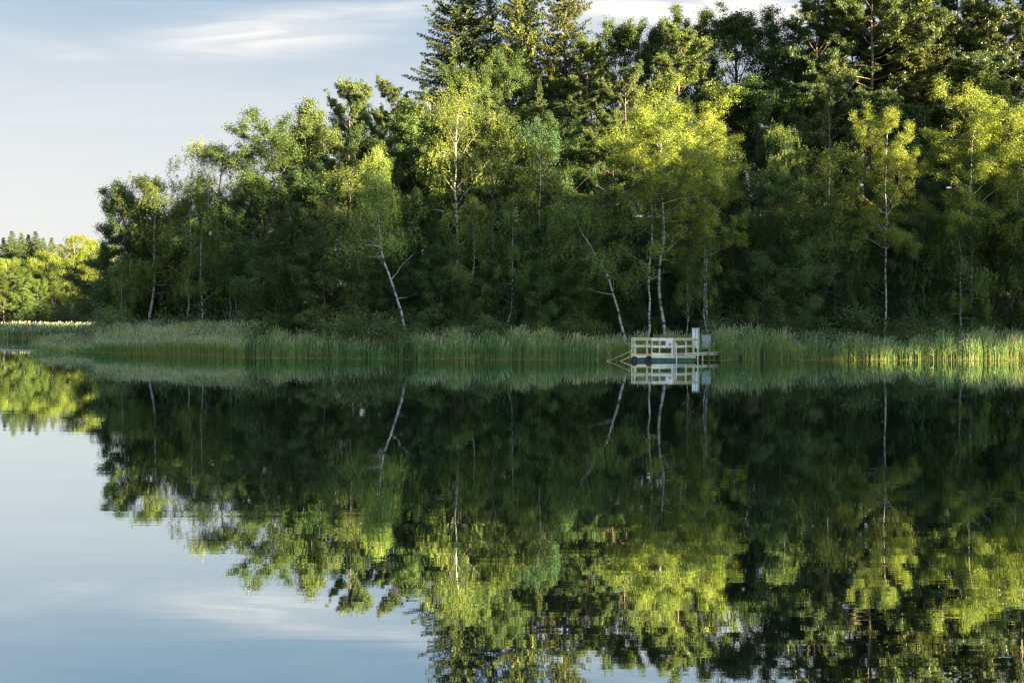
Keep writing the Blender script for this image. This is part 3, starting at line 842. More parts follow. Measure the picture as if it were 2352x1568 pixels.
# --- shrubs along the bank
for px, py, D, k, wd, lab in [
    (905, 690, 81.8, 'shrub', 1.15, 'largest willow bush, bulging over the reeds below the leaning birch'),
    (825, 705, 82.5, 'shrub', 1.2, 'willow bush just left of the largest bulging bush'),
    (985, 725, 80.0, 'shrub2', 0.9, 'low willow bush just right of the largest bulging bush'),
    (690, 700, 86.5, 'shrub2', 1.1, 'willow bush with bluish leaves under the hanging alder'),
    (1860, 675, 79.8, 'shrub2', 1.2, 'willow bush under the flat crowned alder'),
    (1780, 700, 79.8, 'shrub', 0.9, 'willow bush under the umbrella shaped alder'),
    (2010, 718, 79.6, 'shrub', 1.2, 'wide bush above the reeds under the compact lemon birch'),
    (2095, 705, 79.9, 'shrub2', 1.1, 'twiggy bush between the lemon birch and the weeping curtain'),
    (2205, 716, 79.6, 'shrub', 1.0, 'bush at the foot of the weeping curtain'),
    (2310, 700, 79.8, 'shrub2', 1.2, 'bush at the foot of the dark leafy alder'),
    (1690, 712, 80.2, 'shrub2', 1.0, 'bush between the white cabinet and the umbrella shaped alder'),
    (1330, 716, 80.4, 'shrub2', 0.9, 'bush at the foot of the small umbrella crowned alder'),
    (1215, 722, 80.6, 'shrub', 0.8, 'low bush in the dark middle under the young bright topped alder'),
    (1110, 712, 81.0, 'shrub2', 1.0, 'low bush under the weeping birch curtains'),
    (420, 705, 97.5, 'shrub2', 1.0, 'low bush between the spit trunks'),
    (655, 742, 84.5, 'shrub2', 0.9, 'small dark bush standing among the reeds before the wood'),
]:
    T(k, px, py, D, lab, wd, None)
# --- fill: the dark thick of the wood
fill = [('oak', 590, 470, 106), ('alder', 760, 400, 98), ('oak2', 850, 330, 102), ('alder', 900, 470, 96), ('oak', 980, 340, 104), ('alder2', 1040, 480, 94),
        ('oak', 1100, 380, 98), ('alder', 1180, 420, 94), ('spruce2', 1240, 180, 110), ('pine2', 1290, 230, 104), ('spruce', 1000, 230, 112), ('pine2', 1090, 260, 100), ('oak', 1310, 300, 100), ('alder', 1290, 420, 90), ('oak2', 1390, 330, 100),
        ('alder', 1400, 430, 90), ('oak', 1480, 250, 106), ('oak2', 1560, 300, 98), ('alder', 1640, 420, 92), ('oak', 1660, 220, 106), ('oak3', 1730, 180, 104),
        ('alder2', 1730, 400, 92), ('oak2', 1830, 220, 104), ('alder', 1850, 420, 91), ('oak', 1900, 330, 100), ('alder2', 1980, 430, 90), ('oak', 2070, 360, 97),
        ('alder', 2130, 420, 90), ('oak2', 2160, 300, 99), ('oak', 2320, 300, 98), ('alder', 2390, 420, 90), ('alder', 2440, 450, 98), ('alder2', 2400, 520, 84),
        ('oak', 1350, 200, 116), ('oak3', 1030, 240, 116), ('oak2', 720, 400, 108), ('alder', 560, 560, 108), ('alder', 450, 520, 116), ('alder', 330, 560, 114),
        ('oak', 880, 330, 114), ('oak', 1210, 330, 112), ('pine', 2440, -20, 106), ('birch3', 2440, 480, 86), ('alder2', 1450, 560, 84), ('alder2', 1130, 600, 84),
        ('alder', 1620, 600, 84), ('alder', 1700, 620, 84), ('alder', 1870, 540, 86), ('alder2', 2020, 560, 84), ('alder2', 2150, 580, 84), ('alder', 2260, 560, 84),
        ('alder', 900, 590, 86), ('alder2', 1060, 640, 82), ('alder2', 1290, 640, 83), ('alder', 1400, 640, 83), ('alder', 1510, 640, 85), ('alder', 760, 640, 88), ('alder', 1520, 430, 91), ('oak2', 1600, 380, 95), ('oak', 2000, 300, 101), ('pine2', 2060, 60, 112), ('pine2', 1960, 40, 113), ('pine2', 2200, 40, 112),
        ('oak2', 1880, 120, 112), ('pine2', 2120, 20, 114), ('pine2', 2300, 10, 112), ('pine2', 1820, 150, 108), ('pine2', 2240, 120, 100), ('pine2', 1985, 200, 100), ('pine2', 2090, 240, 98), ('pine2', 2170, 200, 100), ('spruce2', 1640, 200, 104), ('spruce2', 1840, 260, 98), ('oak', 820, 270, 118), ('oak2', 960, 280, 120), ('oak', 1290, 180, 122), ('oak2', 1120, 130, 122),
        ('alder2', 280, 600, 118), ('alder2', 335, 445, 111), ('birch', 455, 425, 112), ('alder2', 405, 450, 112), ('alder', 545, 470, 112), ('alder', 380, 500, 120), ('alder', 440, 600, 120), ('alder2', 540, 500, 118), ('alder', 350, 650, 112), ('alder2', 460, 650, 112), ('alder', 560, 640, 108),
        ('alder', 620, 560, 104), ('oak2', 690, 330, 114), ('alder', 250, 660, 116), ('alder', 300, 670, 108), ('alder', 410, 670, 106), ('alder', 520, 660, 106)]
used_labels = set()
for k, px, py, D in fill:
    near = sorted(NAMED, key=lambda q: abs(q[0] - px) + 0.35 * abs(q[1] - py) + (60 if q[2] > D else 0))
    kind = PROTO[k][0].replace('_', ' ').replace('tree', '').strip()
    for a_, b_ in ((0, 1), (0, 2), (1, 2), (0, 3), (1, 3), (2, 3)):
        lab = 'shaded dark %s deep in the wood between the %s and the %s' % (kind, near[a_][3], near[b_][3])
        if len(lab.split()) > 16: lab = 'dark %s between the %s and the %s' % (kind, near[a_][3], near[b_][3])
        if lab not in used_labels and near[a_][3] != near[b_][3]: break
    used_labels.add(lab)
    T(k, px, py, D, lab, 1.05, None, SHADE_DRK, 'dark trees filling the wood')
# --- the wood goes on beyond the picture's edge
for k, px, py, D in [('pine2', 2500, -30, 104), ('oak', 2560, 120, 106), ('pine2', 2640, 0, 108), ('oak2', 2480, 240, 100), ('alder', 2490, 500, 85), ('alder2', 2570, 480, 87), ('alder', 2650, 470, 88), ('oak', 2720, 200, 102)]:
    T(k, px, py, D, 'tree of the wood past the pale lit pine at the end of the stand', 1.15, None, SHADE_DRK, 'trees where the wood goes on')
# --- far shore across the bay
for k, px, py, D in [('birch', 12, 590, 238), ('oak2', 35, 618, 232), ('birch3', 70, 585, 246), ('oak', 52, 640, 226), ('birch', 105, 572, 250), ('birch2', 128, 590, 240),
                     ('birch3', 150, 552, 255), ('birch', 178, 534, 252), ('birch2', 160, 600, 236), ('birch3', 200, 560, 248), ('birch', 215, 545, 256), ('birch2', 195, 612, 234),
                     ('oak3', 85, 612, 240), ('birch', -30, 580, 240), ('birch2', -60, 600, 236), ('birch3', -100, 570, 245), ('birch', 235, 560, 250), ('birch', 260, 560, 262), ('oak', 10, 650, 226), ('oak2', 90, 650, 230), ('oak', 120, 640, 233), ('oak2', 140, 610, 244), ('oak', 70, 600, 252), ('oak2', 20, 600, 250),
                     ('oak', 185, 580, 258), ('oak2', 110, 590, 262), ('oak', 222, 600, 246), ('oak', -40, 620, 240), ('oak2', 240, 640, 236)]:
    T(k, px, py, D, 'sunlit yellow green birch on the far shore of the bay' if 'birch' in k else 'sunlit broad crowned oak on the far shore of the bay', 1.25, None, (1.1, 1.05, 0.8), 'sunlit trees on the far shore')  # warm sunlight tinted into these far crowns too
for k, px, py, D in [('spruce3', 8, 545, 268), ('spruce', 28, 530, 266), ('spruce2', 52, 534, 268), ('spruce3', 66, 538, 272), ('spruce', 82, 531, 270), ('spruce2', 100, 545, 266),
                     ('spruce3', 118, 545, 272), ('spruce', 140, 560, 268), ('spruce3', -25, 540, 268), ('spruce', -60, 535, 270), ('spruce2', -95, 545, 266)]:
    T(k, px, py, D, 'dark pointed spruce rising behind the bright trees of the far shore', 1.7, None, SHADE_DRK, 'spruces along the far skyline')
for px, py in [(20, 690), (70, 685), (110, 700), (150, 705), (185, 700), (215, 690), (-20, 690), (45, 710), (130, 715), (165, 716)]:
    T('alder', px, py, 224 + (px * 7) % 9, 'low dark tree at the foot of the far shore wood', 1.5, None, SHADE_DRK, 'low trees on the far shore')

# ------------------------------------------------------------------ reeds
def reed_material():
    m, nt = new_mat('reed')
    at = N(nt, 'ShaderNodeAttribute'); at.attribute_name = 'tone'
    c = at.outputs['Color']
    d = N(nt, 'ShaderNodeBsdfDiffuse'); nt.links.new(c, d.inputs[0])
    t = N(nt, 'ShaderNodeBsdfTranslucent'); nt.links.new(c, t.inputs[0])
    mx = N(nt, 'ShaderNodeMixShader', i_0=0.42); nt.links.new(d.outputs[0], mx.inputs[1]); nt.links.new(t.outputs[0], mx.inputs[2])
    out(nt, mx.outputs[0])
    return m


M['reed'] = reed_material()
FR_PX = [-60, 130, 220, 300, 400, 500, 600, 700, 1000, 1450, 2352, 2600]
FR_PY = [806, 809, 812, 814, 816, 819, 821.5, 823, 825.5, 827, 828, 828]
FR_D = [CAMZ * FPX / (p - HOR) for p in FR_PY]
FR_X = [(p - 1176) / FPX * d for p, d in zip(FR_PX, FR_D)]


def reed_front(x): return np.interp(x, FR_X, FR_D)


def reed_bed(name, px, py, hh, rng, wide=0.020, label='', leafn=3, tan=0.5, green=(0.24, 0.33, 0.09)):
    n = len(px)
    z0 = np.minimum(ground_z(px, py), 0.2) - 0.0
    z0 = np.where(z0 < 0.02, -0.05, z0)
    p0 = np.stack([px, py, z0], -1)
    ln = rng.normal(size=(n, 2)) * 0.075 + np.array([0.02, 0])
    bent = rng.uniform(0, 1, n) < 0.07
    ln = np.where(bent[:, None], rng.normal(size=(n, 2)) * 0.38, ln); hh = np.where(bent, hh * 0.75, hh)
    h = hh
    mid = p0 + np.stack([ln[:, 0] * h * 0.4, ln[:, 1] * h * 0.4, h * 0.6], -1)
    top = p0 + np.stack([ln[:, 0] * h * 1.3, ln[:, 1] * h * 1.3, h], -1)
    a = rng.uniform(-0.8, 0.8, n); sx = np.stack([np.cos(a), np.sin(a), 0 * a], -1) * wide / 2
    V = [p0 - sx, p0 + sx, mid - sx, mid + sx, top - sx * 0.8, top + sx * 0.8]
    V = np.stack(V, 1)
    base = np.array(green)
    j = rng.uniform(0.7, 1.3, (n, 1)); blue = rng.uniform(0, 1, (n, 1))
    pch = (0.5 + 0.25 * np.sin(px * 0.83 + 1.7 * np.sin(px * 0.31)) + 0.25 * np.sin(py * 0.9 + px * 0.21))[:, None]
    dead = rng.uniform(0, 1, (n, 1)) < 0.10
    gc = np.where(dead, np.array([0.36, 0.29, 0.16]), base) * (1 + (pch - 0.5) * np.array([0.75, 0.30, 0.20])) * j * (1 - blue * np.array([0.25, 0.05, -0.12]))
    tn = np.array([0.46, 0.43, 0.28]) * rng.uniform(0.75, 1.2, (n, 1))
    has = (rng.uniform(0, 1, (n, 1)) < tan)
    tc = np.where(has, tn, gc * 1.15)
    bc = gc * 0.35 + np.array([0.42, 0.40, 0.13]) * 0.65
    Cc = np.stack([bc, bc, gc, gc, tc, tc], 1)
    i = np.arange(n)[:, None] * 6
    F1 = np.concatenate([i + np.array([[0, 1, 3, 2]]), i + np.array([[2, 3, 5, 4]])])
    VV = [V.reshape(-1, 3)]; CC = [Cc.reshape(-1, 3)]; F3 = []; off = n * 6
    for k in range(leafn):
        f = rng.uniform(0.35, 0.92, n)[:, None]
        q = np.where(f < 0.6, p0 + (mid - p0) * f / 0.6, mid + (top - mid) * (f - 0.6) / 0.4)
        b = rng.uniform(0, 6.28, n)
        L = rng.uniform(0.22, 0.5, n) * np.clip(h / 2.0, 0.5, 1.2)
        dr = np.stack([np.cos(b) * 0.6, np.sin(b) * 0.6, rng.uniform(0.35, 1.1, n)], -1)
        tip = q + unit(dr) * L[:, None]
        w_ = np.cross(unit(dr), np.array([0, 0, 1.0])); w_ = unit(w_) * wide * 0.85
        VV.append(np.stack([q - w_, q + w_, tip], 1).reshape(-1, 3))
        lc = gc * rng.uniform(0.85, 1.35, (n, 1))
        CC.append(np.repeat(lc[:, None], 3, 1).reshape(-1, 3))
        F3.append(np.arange(n * 3).reshape(n, 3) + off); off += n * 3
    # feathery seed head on the tanned ones
    k = np.where(has[:, 0])[0]
    if len(k):
        q = top[k]; L = rng.uniform(0.16, 0.30, len(k))[:, None]
        dr = unit(np.stack([ln[k, 0] * 3 + 0.15, ln[k, 1] * 3, np.ones(len(k))], -1))
        w_ = sx[k] * 2.2
        VV.append(np.stack([q, q + dr * L * .4 + w_, q + dr * L, q + dr * L * .4 - w_], 1).reshape(-1, 3))
        CC.append(np.repeat(tn[k][:, None] * 1.1, 4, 1).reshape(-1, 3))
        F4 = np.arange(len(k) * 4).reshape(-1, 4) + off
        F1 = np.concatenate([F1, F4])
    V = np.concatenate(VV); C3 = np.concatenate(CC)
    C4 = np.concatenate([C3, np.ones((len(C3), 1))], 1)
    o = link(name, make_mesh(name, V, [F1] + F3, M['reed'], False, C4))
    tag(o, label, 'reeds', kind='stuff')
    return o


rng = np.random.default_rng(77)


def patchy(x, y, s=0.35):
    return 0.5 + 0.25 * (np.sin(x * s * 2.1 + 1.3 * np.sin(y * s)) + np.sin(y * s * 1.7 + x * s * .9 + 2.0))


# near belt along the wooded shore
n = 44000
x = rng.uniform(-25, 41, n)
fr = reed_front(x); bk = bank(x) + 1.0
v = rng.beta(0.95, 1.25, n)
y = fr + 0.1 + v * (bk - fr)
edge = np.clip((y - fr) / 1.6, 0, 1)
h = (1.0 + 0.85 * edge + 0.18 * np.sin(x * 0.9 + np.sin(x * 2.3)) + 0.24 * np.sin(x * 0.37 + 2)) * rng.uniform(0.62, 1.12, n) * 0.86
raft_gap = ~((x > 6.6) & (x < 11.0) & (y < 77.0)) & ~((x > 11.0) & (x < 13.7) & (y < 76.2) & (rng.uniform(0, 1, n) < 0.75))
fedge = 0.55 + 0.5 * np.sin(x * 1.7 + 2 * np.sin(x * 0.6)) + 0.35 * np.sin(x * 4.3)
clump = 0.5 + 0.5 * np.sin(x * 2.9 + 1.5 * np.sin(y * 1.3) + 0.8 * np.sin(x * 0.7))
h = h * (0.84 + 0.26 * clump)
keep = raft_gap & (rng.uniform(0, 1, n) < 0.22 + 0.5 * patchy(x, y, 0.5) + 0.6 * clump) & ((y - reed_front(x) > fedge) | (rng.uniform(0, 1, n) < 0.18))
reed_bed('reed_bed', x[keep], y[keep], h[keep], rng, 0.021, 'tall green reed belt along the water edge of the tall wood', 3, 0.25)
# wide bed round the spit
n = 46000
x = rng.uniform(-43, -19, n)
fr = reed_front(x); bk = bank(x) + 2.0
y = fr + rng.beta(0.9, 1.0, n) * (bk - fr)
edge = np.clip((y - fr) / 5.0, 0, 1)
h = (1.0 + 1.25 * edge + 0.15 * np.sin(x * 1.1 + y)) * rng.uniform(0.72, 1.1, n)
ppx = 1176 + x / y * FPX
h = np.where(ppx < 215, h * 0.55, h)
keep = (rng.uniform(0, 1, n) < np.clip((ppx - 60) / 260.0, 0.0, 0.2) + np.clip((ppx - 195) / 50.0, 0.0, 0.8)) & (rng.uniform(0, 1, n) < 0.4 + 0.9 * patchy(x, y, 0.4))
reed_bed('reed_bed', x[keep], y[keep], h[keep], rng, 0.022, 'wide pale topped reed bed spreading round the low spit', 3, 0.36, (0.30, 0.37, 0.098))
# far bay
n = 11000
x = rng.uniform(-100, -52, n)
y = 181 + rng.uniform(0, 1, n) ** 1.2 * 22
h = rng.uniform(1.6, 2.5, n) * (0.65 + 0.35 * np.clip((y - 181) / 3, 0, 1))
reed_bed('reed_bed', x, y, h, rng, 0.06, 'thin strip of sunlit reeds along the far shore of the bay', 2, 0.3, (0.17, 0.22, 0.08))


# sunlit single reed plants in front of the belt
def reed_plant(px, pyt, D, seed, label, grp):
    r = np.random.default_rng(seed)
    p = W(px, pyt, D); H = p[2] + 0.05
    root = link('reed_plant', None); root.location = (p[0], D, -0.05)
    tag(root, label, 'reed plant', grp)
    tb = Tubes(); lean = r.normal() * 0.06
    P = np.array([[lean * H * f * f, 0, H * 0.88 * f] for f in np.linspace(0, 1, 6)])
    tb.add(P, np.linspace(0.017, 0.009, 6), 5)
    link('stem', tb.mesh('stem', M['reed_lit']), root)
    for k in range(int(r.integers(7, 11))):
        f = 0.42 + 0.56 * (k / 9.0); q, _ = lerp_path(P, min(f, .99))
        s = 1 if k % 2 else -1
        L = r.uniform(0.26, 0.44); e = r.uniform(0.6, 1.15)
        a = r.uniform(-0.7, 0.7)
        pts = []
        for g in np.linspace(0, 1, 5):
            pts.append(q + np.array([s * math.cos(e) * math.cos(a) * L * g, math.sin(a) * L * g * .6, math.sin(e) * L * g - 0.18 * L * g * g]))
        pts = np.array(pts); wv = np.array([0, 0, 1.0]) * 0.5 + np.array([0, 0.6, 0])
        wd = np.array([0.014, 0.038, 0.034, 0.022, 0.002])[:, None]
        V = np.concatenate([pts - wv * wd, pts + wv * wd])
        Fq = np.array([[i, i + 1, i + 6, i + 5] for i in range(4)])
        link('leaf', make_mesh('leaf', V, [Fq], M['reed_lit']), root)


M['reed_lit'] = leaf_material('reed_leaf_sunlit', (0.24, 0.27, 0.075), (0.34, 0.35, 0.11), 0.35)  # low sun's yellow put into the leaf colour of these plants
for i, (px, py) in enumerate([(1968, 785), (2001, 795), (2052, 782), (2092, 790), (2110, 786), (2145, 792), (2171, 796), (2186, 788), (2226, 778), (2241, 790),
                              (2259, 780), (2275, 786), (2293, 782), (2318, 780), (2345, 768)]):
    reed_plant(px, py, 72.75 - 0.22 * (i % 3), 900 + i, 'leafy reed plant standing alone in the water, lit yellow by the low sun', 'sunlit reed plants before the belt')


# floating leaves
def floating(name, pts, rmin, rmax, mat, label):
    r = np.random.default_rng(len(pts)); n = len(pts); k = 7
    a = np.arange(k) * 2 * math.pi / k
    rad = r.uniform(rmin, rmax, n)
    V = np.zeros((n, k, 3))
    V[:, :, 0] = pts[:, 0:1] + np.cos(a) * rad[:, None] * 1.15; V[:, :, 1] = pts[:, 1:2] + np.sin(a) * rad[:, None]
    V[:, :, 2] = 0.006 + r.uniform(0, 0.02, (n, 1)) + r.normal(size=(n, k)) * 0.004
    tag(link(name, make_mesh(name, V.reshape(-1, 3), [np.arange(n * k).reshape(n, k)], mat)), label, 'floating leaves', kind='stuff')


M['pad'] = plain('floating_leaf', (0.36, 0.36, 0.11), 0.35, 0.3, 1.5)
M['pad2'] = plain('floating_leaf_pale', (0.16, 0.20, 0.10), 0.18, 0.4, 1.5)
pp = []
for i in range(1500):
    x = rng.uniform(-20, 38); w = 0.5 + 0.5 * math.sin(x * 0.8 + 1) * math.sin(x * 0.31)
    if rng.uniform() < 0.15 + 0.85 * w: pp.append((x, reed_front(x) - rng.gamma(1.5, 0.22)))
floating('lily_pads', np.array(pp), 0.06, 0.15, M['pad'], 'yellowish floating leaves in a thin line along the reed belt')
pp = []
for i in range(1400):
    px = rng.uniform(-60, 250); py = 803 + 9 * (px / 250) + rng.normal() * (1.3 if px > 40 else 0.9)
    D = CAMZ * FPX / (py - HOR); pp.append(((px - 1176) / FPX * D, D))
floating('lily_pads', np.array(pp), 0.06, 0.16, M['pad2'], 'pale streak of floating leaves off the tip of the spit')


# rocks
def rock(px, py, D, sx, sy, sz, seed, label):
    r = np.random.default_rng(seed)
    nu, nv = 18, 10
    u = np.linspace(0, 2 * math.pi, nu, endpoint=False); vv = np.linspace(0.02, math.pi - 0.02, nv)
    U, Vv = np.meshgrid(u, vv)
    d = np.stack([np.cos(U) * np.sin(Vv), np.sin(U) * np.sin(Vv), np.cos(Vv)], -1).reshape(-1, 3)
    k = np.zeros(len(d))
    for f in (2, 3.5, 6): 
        w = r.normal(size=3) * f; k += np.sin(d @ w + r.uniform(0, 6)) * 0.22 / f * 2
    d = np.sign(d) * np.abs(d) ** 0.8
    V = d * (1 + k[:, None]) * np.array([sx, sy, sz])
    idx = np.arange(nu * nv).reshape(nv, nu)
    Fq = np.stack([idx[:-1], idx[1:], np.roll(idx[1:], -1, 1), np.roll(idx[:-1], -1, 1)], -1).reshape(-1, 4)
    p = W(px, py, D)
    o = link('boulder', make_mesh('boulder', V, [Fq], M['rock'], False)); o.location = (p[0], D, sz * 0.35)
    tag(o, label, 'rock')


rock(518, 802, 82.9, 0.5, 0.4, 0.36, 3, 'larger pale grey boulder in the water before the spit reeds')
rock(398, 806, 87.3, 0.3, 0.3, 0.25, 4, 'smaller grey boulder half hidden in the spit reeds')

# ------------------------------------------------------------------ the raft
ZX = lambda zx: (zx - 620) / 254.0
raft = link('fishing_raft', None); raft.location = (W(1451, 0, 73.0)[0], 73.0, 0); raft.rotation_euler = (R(0.4), R(0.5), R(-7))
tag(raft, 'wooden railed fishing raft with green hull moored in front of the reeds', 'raft')
LW, DP = 4.05, 2.5


def rpart(name, boxes, mat, parent=raft, bev=0.006):
    o = link(name, box_mesh(name, boxes, mat), parent)
    b = o.modifiers.new('bevel', 'BEVEL'); b.width = bev; b.segments = 1
    return o


rpart('hull', [(0.02, LW - 0.1, 0.03, DP, -0.25, 0.20)], M['hull_green'], bev=0.03)
rpart('fascia', [(0.12, 2.66, -0.012, 0.028, 0.215, 0.335)], M['wood_white'])
rpart('fascia', [(2.68, LW, -0.010, 0.028, 0.215, 0.325)], M['wood_ochre'])
rpart('side_board', [(-0.03, 0.0, 0.04, DP, 0.215, 0.33)], M['wood_ochre'])
rpart('side_board', [(LW + 0.002, LW + 0.03, 0.04, DP, 0.215, 0.33)], M['wood_ochre'])
rr = random.Random(3)
for i in range(18):
    w = DP / 18
    rpart('deck_plank', [(0.01 + rr.uniform(-.02, .01), LW - 0.01 + rr.uniform(-.01, .02), i * w + 0.006, (i + 1) * w - 0.006, 0.34, 0.372 + rr.uniform(0, .006))],
          M['wood_grey'] if i % 5 else M['wood_pale'])
rpart('kick_board', [(1.30, 2.62, 0.16, 0.19, 0.376, 0.52)], M['wood_white'])
rpart('kick_board', [(0.0, 1.28, 0.17, 0.20, 0.376, 0.44)], M['wood_ochre'])
for zx, w, mat in [(622, 0.085, 'wood_pale'), (945, 0.085, 'wood_pale'), (1270, 0.09, 'wood_white'), (1303, 0.10, 'wood_pale'), (1490, 0.08, 'wood_pale')]:
    x0 = ZX(zx) - w / 2
    rpart('post', [(x0, x0 + w, -0.075, -0.014, 0.20, 1.40)], M[mat])
x0 = ZX(1683)
rpart('post', [(x0 - .045, x0 + .045, -0.075, -0.014, -0.3, 1.40)], M['wood_pale'])
for zx in (640, 850, 1060, 1310, 1660):
    x0 = max(0.02, min(LW - 0.1, ZX(zx)))
    rpart('post', [(x0, x0 + 0.1, DP - 0.11, DP - 0.03, 0.376, 1.40)], M['wood_pale'])
rpart('rail', [(-0.08, 1.27, -0.09, 0.05, 1.405, 1.455)], M['wood_ochre'])
rpart('rail', [(1.275, 2.60, -0.09, -0.08, 1.30, 1.46)], M['wood_white'])
rpart('rail', [(1.275, 2.60, -0.078, 0.06, 1.405, 1.458)], M['wood_white'])
rpart('rail', [(2.605, 4.30, -0.09, 0.05, 1.405, 1.455)], M['wood_ochre'])
rpart('rail', [(2.61, 4.28, -0.088, -0.077, 1.33, 1.40)], M['wood_ochre'])
rpart('rail', [(-0.06, 1.26, -0.088, -0.077, 1.33, 1.40)], M['wood_pale'])
rpart('mid_rail', [(-0.08, 1.265, -0.012, 0.02, 0.87, 0.98)], M['wood_pale'])
rpart('mid_rail', [(1.27, 2.60, -0.095, -0.077, 0.86, 0.985)], M['wood_white'])
rpart('mid_rail', [(2.74, 3.42, -0.012, 0.02, 0.87, 0.96)], M['wood_pale'])
rpart('rail', [(0.0, LW, DP - 0.12, DP + 0.02, 1.405, 1.45)], M['wood_pale'])
rpart('mid_rail', [(0.0, LW, DP - 0.028, DP + 0.0, 0.87, 0.97)], M['wood_pale'])
for xs in (-0.04, LW - 0.06):
    rpart('rail', [(xs, xs + 0.11, 0.055, DP - 0.125, 1.404, 1.449)], M['wood_pale'])
    rpart('mid_rail', [(xs + 0.04, xs + 0.07, 0.025, DP - 0.115, 0.87, 0.97)], M['wood_pale'])
sh = rpart('notice_sheet', [(2.15, 2.55, -0.110, -0.098, 0.99, 1.37)], M['paper'], bev=0.002)
sh['label'] = 'white notice sheet with a small orange square'
rpart('orange_square', [(2.345, 2.51, -0.116, -0.1105, 1.01, 1.165)], M['orange'], sh, 0.001)


def torus(name, Rm, rm, mat, parent=None):
    nu, nv = 28, 12
    u = np.arange(nu) * 2 * math.pi / nu; v = np.arange(nv) * 2 * math.pi / nv
    U, Vv = np.meshgrid(u, v, indexing='ij')
    sq = 1 + 0.12 * np.cos(2 * Vv) ** 2
    V = np.stack([(Rm + rm * np.cos(Vv)) * np.cos(U), rm * 1.15 * np.sin(Vv) * sq, (Rm + rm * np.cos(Vv)) * np.sin(U)], -1).reshape(-1, 3)
    idx = np.arange(nu * nv).reshape(nu, nv)
    Fq = np.stack([idx, np.roll(idx, -1, 0), np.roll(np.roll(idx, -1, 0), -1, 1), np.roll(idx, -1, 1)], -1).reshape(-1, 4)
    return link(name, make_mesh(name, V, [Fq], mat, True), parent)


bpy.context.view_layer.update()
for zx, z, lab in [(668, 0.12, 'black tyre fender hung at the corner of the raft'), (897, 0.165, 'black tyre fender hung below the white gate of the raft')]:
    t = torus('tyre_fender', 0.135, 0.062, M['rubber'])
    t.location = raft.matrix_world @ Vector((ZX(zx), -0.155, z)); t.rotation_euler = (R(4), 0, R(-7))
    tag(t, lab, 'tyre')


def rope(a, b, sag, label):
    a = np.array(a); b = np.array(b)
    P = np.array([a + (b - a) * f + np.array([0, 0, -sag * 4 * f * (1 - f)]) for f in np.linspace(0, 1, 14)])
    tb = Tubes(); tb.add(P, 0.019, 6)
    tag(link('mooring_rope', tb.mesh('mooring_rope', M['rope'])), label, 'rope')


pa = raft.matrix_world @ Vector((ZX(838), -0.10, 1.12)); pb = W(1450 / 1.0629 + 205 / 6.72 / 1.0629, 0, 72.6); pb[2] = -0.02
rope(pa, pb, 0.05, 'long slack mooring rope running from the raft railing down into the water')
pa = raft.matrix_world @ Vector((-0.03, -0.03, 0.33)); pb = W(1450 / 1.0629 + 425 / 6.72 / 1.0629, 0, 72.6); pb[2] = -0.02
rope(pa, pb, 0.01, 'short mooring rope from the raft deck corner into the water')
pa = raft.matrix_world @ Vector((ZX(838), -0.10, 1.12)); pb = raft.matrix_world @ Vector((ZX(1020), -0.10, 1.14))
rope(pa, pb, 0.015, 'short rope end tied level along the raft railing')


def pole(zx, z0, z1, yy, label):
    tb = Tubes(); tb.add([(0, 0, 0), (0, 0, (z1 - z0) * .5), (0, 0, z1 - z0)], 0.032, 10)
    tb.add([(0, 0, z1 - z0), (0, 0, z1 - z0 + 0.012)], [0.032, 0.004], 10)
    o = link('plastic_pole', tb.mesh('plastic_pole', M['pipe'])); o.location = raft.matrix_world @ Vector((ZX(zx), yy, z0)); o.rotation_euler = (0, R(-1), 0)
    tag(o, label, 'pole')


pole(1348, -0.8, 1.18, -0.16, 'tall white plastic pole standing in the water at the front of the raft')
pole(685, 0.376, 1.08, 0.35, 'short white plastic pole standing on the raft deck')

# gangway to the bank
gw = link('gangway', None); g0 = raft.matrix_world @ Vector((3.1, 1.3, 0)); gw.location = (g0[0], g0[1], 0); gw.rotation_euler = (0, 0, R(34))
tag(gw, 'narrow plank gangway leading from the raft through the reeds to the bank', 'gangway')
for i in range(26):
    o = link('plank', box_mesh('plank', [(i * 0.26, i * 0.26 + 0.24, -0.45, 0.45, 0.42 + i * .004, 0.455 + i * .004)], M['wood_pale'] if i % 3 else M['wood_white']), gw)
for s in (-0.40, 0.34):
    link('beam', box_mesh('beam', [(0, 6.7, s, s + 0.06, 0.30, 0.415)], M['wood_grey']), gw)
for i in (1.5, 4.0, 6.3):
    for s in (-0.42, 0.36):
        link('pile', box_mesh('pile', [(i, i + 0.08, s - .085, s - .005, -0.6, 0.50)], M['wood_grey']), gw)

# cabinets at the gangway
cb = link('tall_cabinet', None); p = W(1616 / 1.0 - 0, 0, 75.2); cb.location = (W(1598, 0, 75.2)[0], 75.2, 0); cb.rotation_euler = (0, 0, R(-24))
tag(cb, 'tall narrow white equipment cabinet on posts behind the raft railing', 'cabinet')
rpart('body', [(-0.21, 0.21, -0.16, 0.16, 0.75, 2.07)], M['cab_grey'], cb, 0.008)
d = rpart('door', [(-0.20, 0.03, -0.182, -0.162, 0.78, 2.04)], M['cab_white'], cb, 0.004)
rpart('door', [(0.06, 0.20, -0.182, -0.162, 0.78, 2.04)], M['cab_white'], cb, 0.004)
rpart('handle', [(-0.02, 0.0, -0.20, -0.183, 1.35, 1.47)], M['cab_grey'], d, 0.002)
rpart('lid', [(-0.235, 0.235, -0.195, 0.18, 2.072, 2.10)], M['cab_white'], cb, 0.004)
for x0 in (-0.19, 0.11):
    rpart('leg', [(x0, x0 + 0.08, -0.04, 0.04, -0.6, 0.748)], M['wood_pale'], cb)
cg = link('low_cabinet', None); cg.location = (W(1622, 0, 76.4)[0], 76.4, 0); cg.rotation_euler = (0, 0, R(-6))
tag(cg, 'low grey metal cabinet standing in the reeds beside the tall white one', 'cabinet')
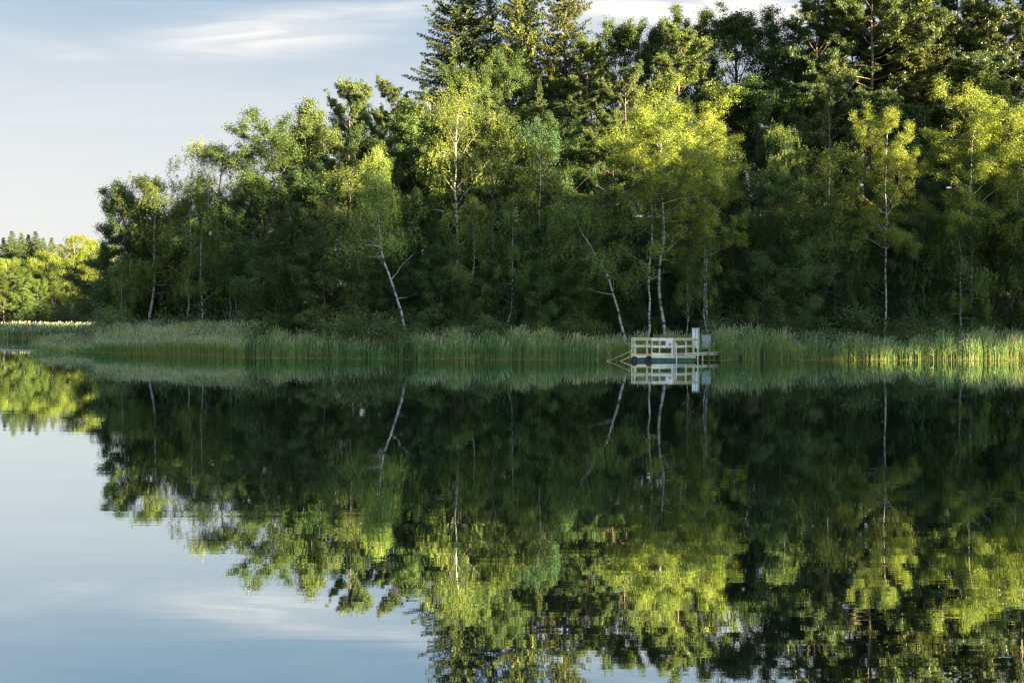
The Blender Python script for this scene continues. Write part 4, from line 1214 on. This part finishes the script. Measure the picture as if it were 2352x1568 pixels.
rpart('body', [(-0.30, 0.30, -0.2, 0.2, 0.70, 1.60)], M['cab_grey'], cg, 0.01)
rpart('lid', [(-0.325, 0.325, -0.225, 0.225, 1.602, 1.635)], M['cab_grey'], cg, 0.006)
rpart('door', [(-0.27, 0.27, -0.222, -0.202, 0.74, 1.56)], M['cab_grey'], cg, 0.004)
for x0 in (-0.26, 0.18):
    rpart('leg', [(x0, x0 + 0.08, -0.04, 0.04, -0.5, 0.698)], M['wood_grey'], cg)

# ------------------------------------------------------------------ wooded ridge across the lake, on the sun's side (out of the picture), shaped to cast the shore's shade
rg = np.random.default_rng(8)
lv = Leaves(); tb = Tubes()
UR = 110.0
for row, uo in enumerate((-8, -2, 4, 10, 17)):
    t = -60 + row * 1.7
    while t < 265:
        u = UR + uo + rg.normal() * 1.2
        top = float(ridge_h(t)) + uo * TAN + rg.normal() * 1.5 - 0.8
        xy = S2 * u + P2 * t; g = gz(*xy)
        rad = rg.uniform(2.6, 3.8)
        tb.add([(xy[0], xy[1], g - .3), (xy[0], xy[1], g + (top - g) * .5), (xy[0], xy[1], top - 1)], [0.25, 0.18, 0.03], 5)
        n = 240
        q = unit(rg.normal(size=(n, 3))) * rg.uniform(0.25, 1, (n, 1)) ** 0.5
        bot = g + 0.4; mid = (top + bot) / 2
        c = np.array([xy[0], xy[1], mid]) + q * np.array([rad, rad, (top - bot) / 2])
        # tunnel cut along the sun's slope so a beam reaches the opposite reeds
        tt = c[:, :2] @ P2; uu = c[:, :2] @ S2; zz = c[:, 2] - (uu + 12) * TAN
        hole = (tt > 75.0) & (tt < 83.0) & (zz > -1.2) & (zz < 1.2 + 0.25 * np.sin(tt * 3.1))
        c = c[~hole]
        lv.add(c, rg.normal(size=c.shape), rg.uniform(1.0, 1.7, len(c)), 1.0, rng=rg)
        t += rg.uniform(3.0, 5.0)
wood = tag(link('wood', None), 'unseen wood on the sunny side ridge, shaped to shade the opposite shore', 'wood', kind='stuff')
link('trunk_mass', tb.mesh('trunk_mass', M['grey_bark']), wood)['kind'] = 'stuff'
link('crown_mass', lv.mesh('crown_mass', M['oak_leaf']), wood)['kind'] = 'stuff'
